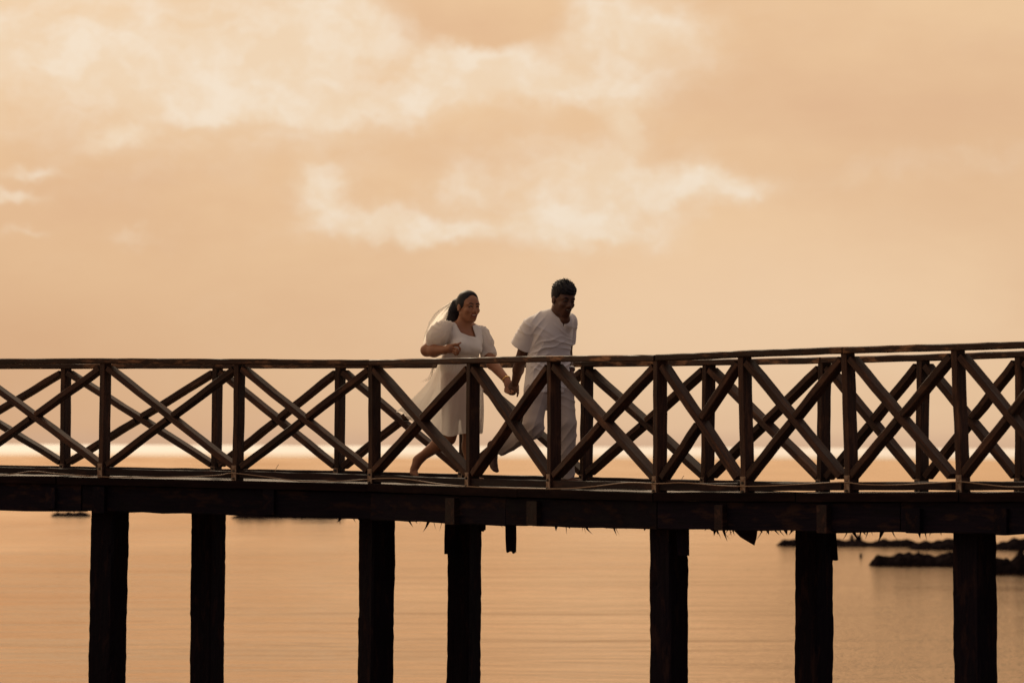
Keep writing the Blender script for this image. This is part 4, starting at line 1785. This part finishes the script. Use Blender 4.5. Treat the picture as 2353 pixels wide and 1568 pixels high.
# shirt
v = Vol(.0042)
v.rc(PMn(1086, 960, .0), PMn(1112, 700, -.01), .180, .178, .03, flat=(FM, 1.3))
v.rc(PMn(1112, 700, -.01), PMn(1138, 505, -.05), .176, .184, .04, flat=(FM, 1.5))
v.rc(PMn(1012, 436, -.115), PMn(1256, 424, .07), .070, .064, .06)
v.rc(PMn(1075, 400, -.10), PMn(1178, 362, -.10), .052, .052, .05)
v.rc(PMn(1255, 400, .03), PMn(1205, 372, -.08), .048, .05, .05)
v.rc(PMn(1150, 425, -.08), PMn(1230, 425, -.10), .075, .062, .07)
v.cc(PMn(1012, 432, -.115), PMn(941, 586, -.045), .080, .100, .008)
v.cc(PMn(1256, 428, .085), PMn(1248, 560, .14), .062, .060, .02)
ycm = PMn(1185, 345, -.10)[1]
v.cut(prism([(1127, 318), (1140, 345), (1163, 372), (1192, 392), (1214, 398), (1240, 395), (1258, 382), (1270, 352), (1275, 250), (1120, 250)], ymax=ycm + .14), k=.003)
v.cut(prism([(1203, 385), (1218, 450), (1231, 385)], ymax=ycm + .10), k=.002)
v.cut(prism([(700, 891), (1500, 893), (1500, 1300), (700, 1300)]), k=.003)


def rdg(t_):
    return (1 - np.abs(np.sin(t_))) ** 1.6


def wr_shirt(V):
    x, y = to_z(V)
    wob = 1.3 * np.sin(x / 52 + y / 83) + .7 * np.sin(x / 23 - y / 41)
    belly = np.clip((y - 500) / 60, 0, 1) * np.clip((x - 985) / 40, 0, 1)
    m1 = np.clip(.45 + .9 * np.sin(x / 47 + y / 39 + 1.0), 0, 1)
    a = .0100 * rdg((y + .42 * x) / 14 + wob * .55) * m1 * belly
    b_ = .007 * rdg((y - .30 * x) / 12.5 + wob * .5 + .8) * np.clip(.3 + np.sin(x / 61 - y / 45), 0, 1) * belly
    c = .008 * rdg((.80 * x + .60 * y) / 16 + .5 * np.sin(y / 60)) * np.clip((1115 - x) / 60, 0, 1) * np.clip((x - 985) / 40, 0, 1)
    d = .0045 * rdg((y - .50 * x) / 21 + .5 * wob) * np.clip((y - 420) / 40, 0, 1) * np.clip((540 - y) / 60, 0, 1)
    e = .0055 * rdg(x / 18 + .5 * np.sin(y / 60)) * np.clip((y - 700) / 90, 0, 1)
    f = .005 * rdg((.9 * x - .55 * y) / 17) * np.clip((1000 - x) / 40, 0, 1) * np.clip((545 - y) / 60, 0, 1)
    return a * np.clip(1 - (y - 740) / 160, .2, 1) + b_ * .8 + c + d + e + f


shirt = vol_obj('shirt', v, M_SHIRT, man, wr_shirt, 1)

# trousers
v = Vol(.005)
v.rc(PMn(1050, 905, -.055), PMn(1190, 905, .05), .125, .115, .04, flat=(FM, 1.3))
v.rc(PMn(1100, 800, .0), PMn(1110, 880, .0), .145, .14, .04, flat=(FM, 1.45))
v.rc(PMn(1032, 925, -.06), PMn(1012, 1105, -.12), .090, .078, .03)
v.rc(PMn(1012, 1105, -.12), PMn(1014, 1140, -.11), .078, .072, .02)
v.cc(PMn(1020, 1138, -.11), PMn(792, 1262, .19), .066, .068, .02)
v.rc(PMn(1010, 1142, -.11), PMn(960, 1168, -.04), .070, .064, .03)
v.rc(PMn(1212, 925, .05), PMn(1238, 1105, -.03), .090, .076, .03)
v.cc(PMn(1238, 1105, -.03), PMn(1244, 1476, -.03), .070, .053, .02)
v.rc(PMn(1238, 1105, -.03), PMn(1240, 1300, -.03), .074, .064, .02)


def wr_tr(V):
    x, y = to_z(V)
    wob = 1.1 * np.sin(x / 37 + y / 71)
    t1 = np.clip((x - 1130) / 40, 0, 1)
    a = .010 * rdg((y - .28 * x) / 17 + .4 * wob) * np.clip(1 - (y - 900) / 170, 0, 1) * t1
    b_ = .008 * rdg((y * .75 + x) / 25 + .4 * wob) * np.clip((y - 1060) / 60, 0, 1) * t1
    c = .006 * rdg((x * .9 + y * .25) / 27 + .4 * wob) * (1 - t1)
    d = .009 * rdg((y + .9 * x) / 24 + .3 * wob) * np.clip((y - 1080) / 60, 0, 1) * (1 - t1)
    return a + b_ + c + d


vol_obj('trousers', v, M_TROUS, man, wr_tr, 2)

# hair: short, thick on top, clipped at the sides
sm = hm.s
v = Vol(.0032)
v.el(hm.p(-.075, .150, 0), hm.axes, (.430 * sm, .385 * sm, .350 * sm), .01)
v.el(hm.p(-.10, .40, 0), hm.axes, (.31 * sm, .265 * sm, .320 * sm), .05)
v.el(hm.p(.13, .36, 0), hm.axes, (.28 * sm, .205 * sm, .290 * sm), .05)


def hairline_m(P):
    q = P - hm.C
    a, b_, c = q @ hm.F / sm, q @ hm.U / sm, q @ hm.R / sm
    i1 = np.minimum(.235 - b_, a - .20)
    i2 = np.minimum(.05 - b_, a + .08)
    i3 = -.20 - b_
    return -np.maximum(np.maximum(i1, i2), i3) * sm


v.cut(hairline_m, k=.004)
v.el(hm.p(-.06, -.03, .37), hm.axes, (.11 * sm, .15 * sm, .12 * sm), .006, op='s')


def curls(V):
    q = V - hm.C
    b_ = q @ hm.U / sm
    n = np.sin(V[:, 0] * 310 + 2 * np.sin(V[:, 2] * 170)) * np.sin(V[:, 1] * 290 + 1.7 * np.sin(V[:, 0] * 200)) * np.sin(V[:, 2] * 330 + 1)
    m2 = np.sin(V[:, 0] * 150 + V[:, 2] * 90) * np.sin(V[:, 1] * 140 - V[:, 2] * 120 + 2)
    return (.0042 * n + .0050 * m2) * np.clip((b_ - .22) / .18, .12, 1)


hair_m = vol_obj('hair', v, M_HAIR, man, curls, 1)
tuft = []
for i in range(520):
    th, ph = r_.uniform(0, 2 * math.pi), r_.uniform(0, 1.5)
    d = hm.F * (math.sin(ph) * math.cos(th) * .33) + hm.R * (math.sin(ph) * math.sin(th) * .30) + hm.U * (math.cos(ph) * .255)
    c = hm.p(-.03, .39, 0) + d * sm
    o_ = d / np.linalg.norm(d)
    j_ = np.array((r_.uniform(-1, 1), r_.uniform(-1, 1), r_.uniform(-.4, 1))) * .6
    L = r_.uniform(.004, .020)
    tuft.append([c - o_ * .01, c + o_ * L * .6, c + (o_ + j_) * L])
strands('hair_tips', tuft, .0022, M_HAIR, hair_m)
wax = PMn(1264, 742, .06) - PMn(1240, 640, .17)
ring('wristwatch', PMn(1262, 738, .065), wax, .0345, .006, M_SILVER, man, 1.9)
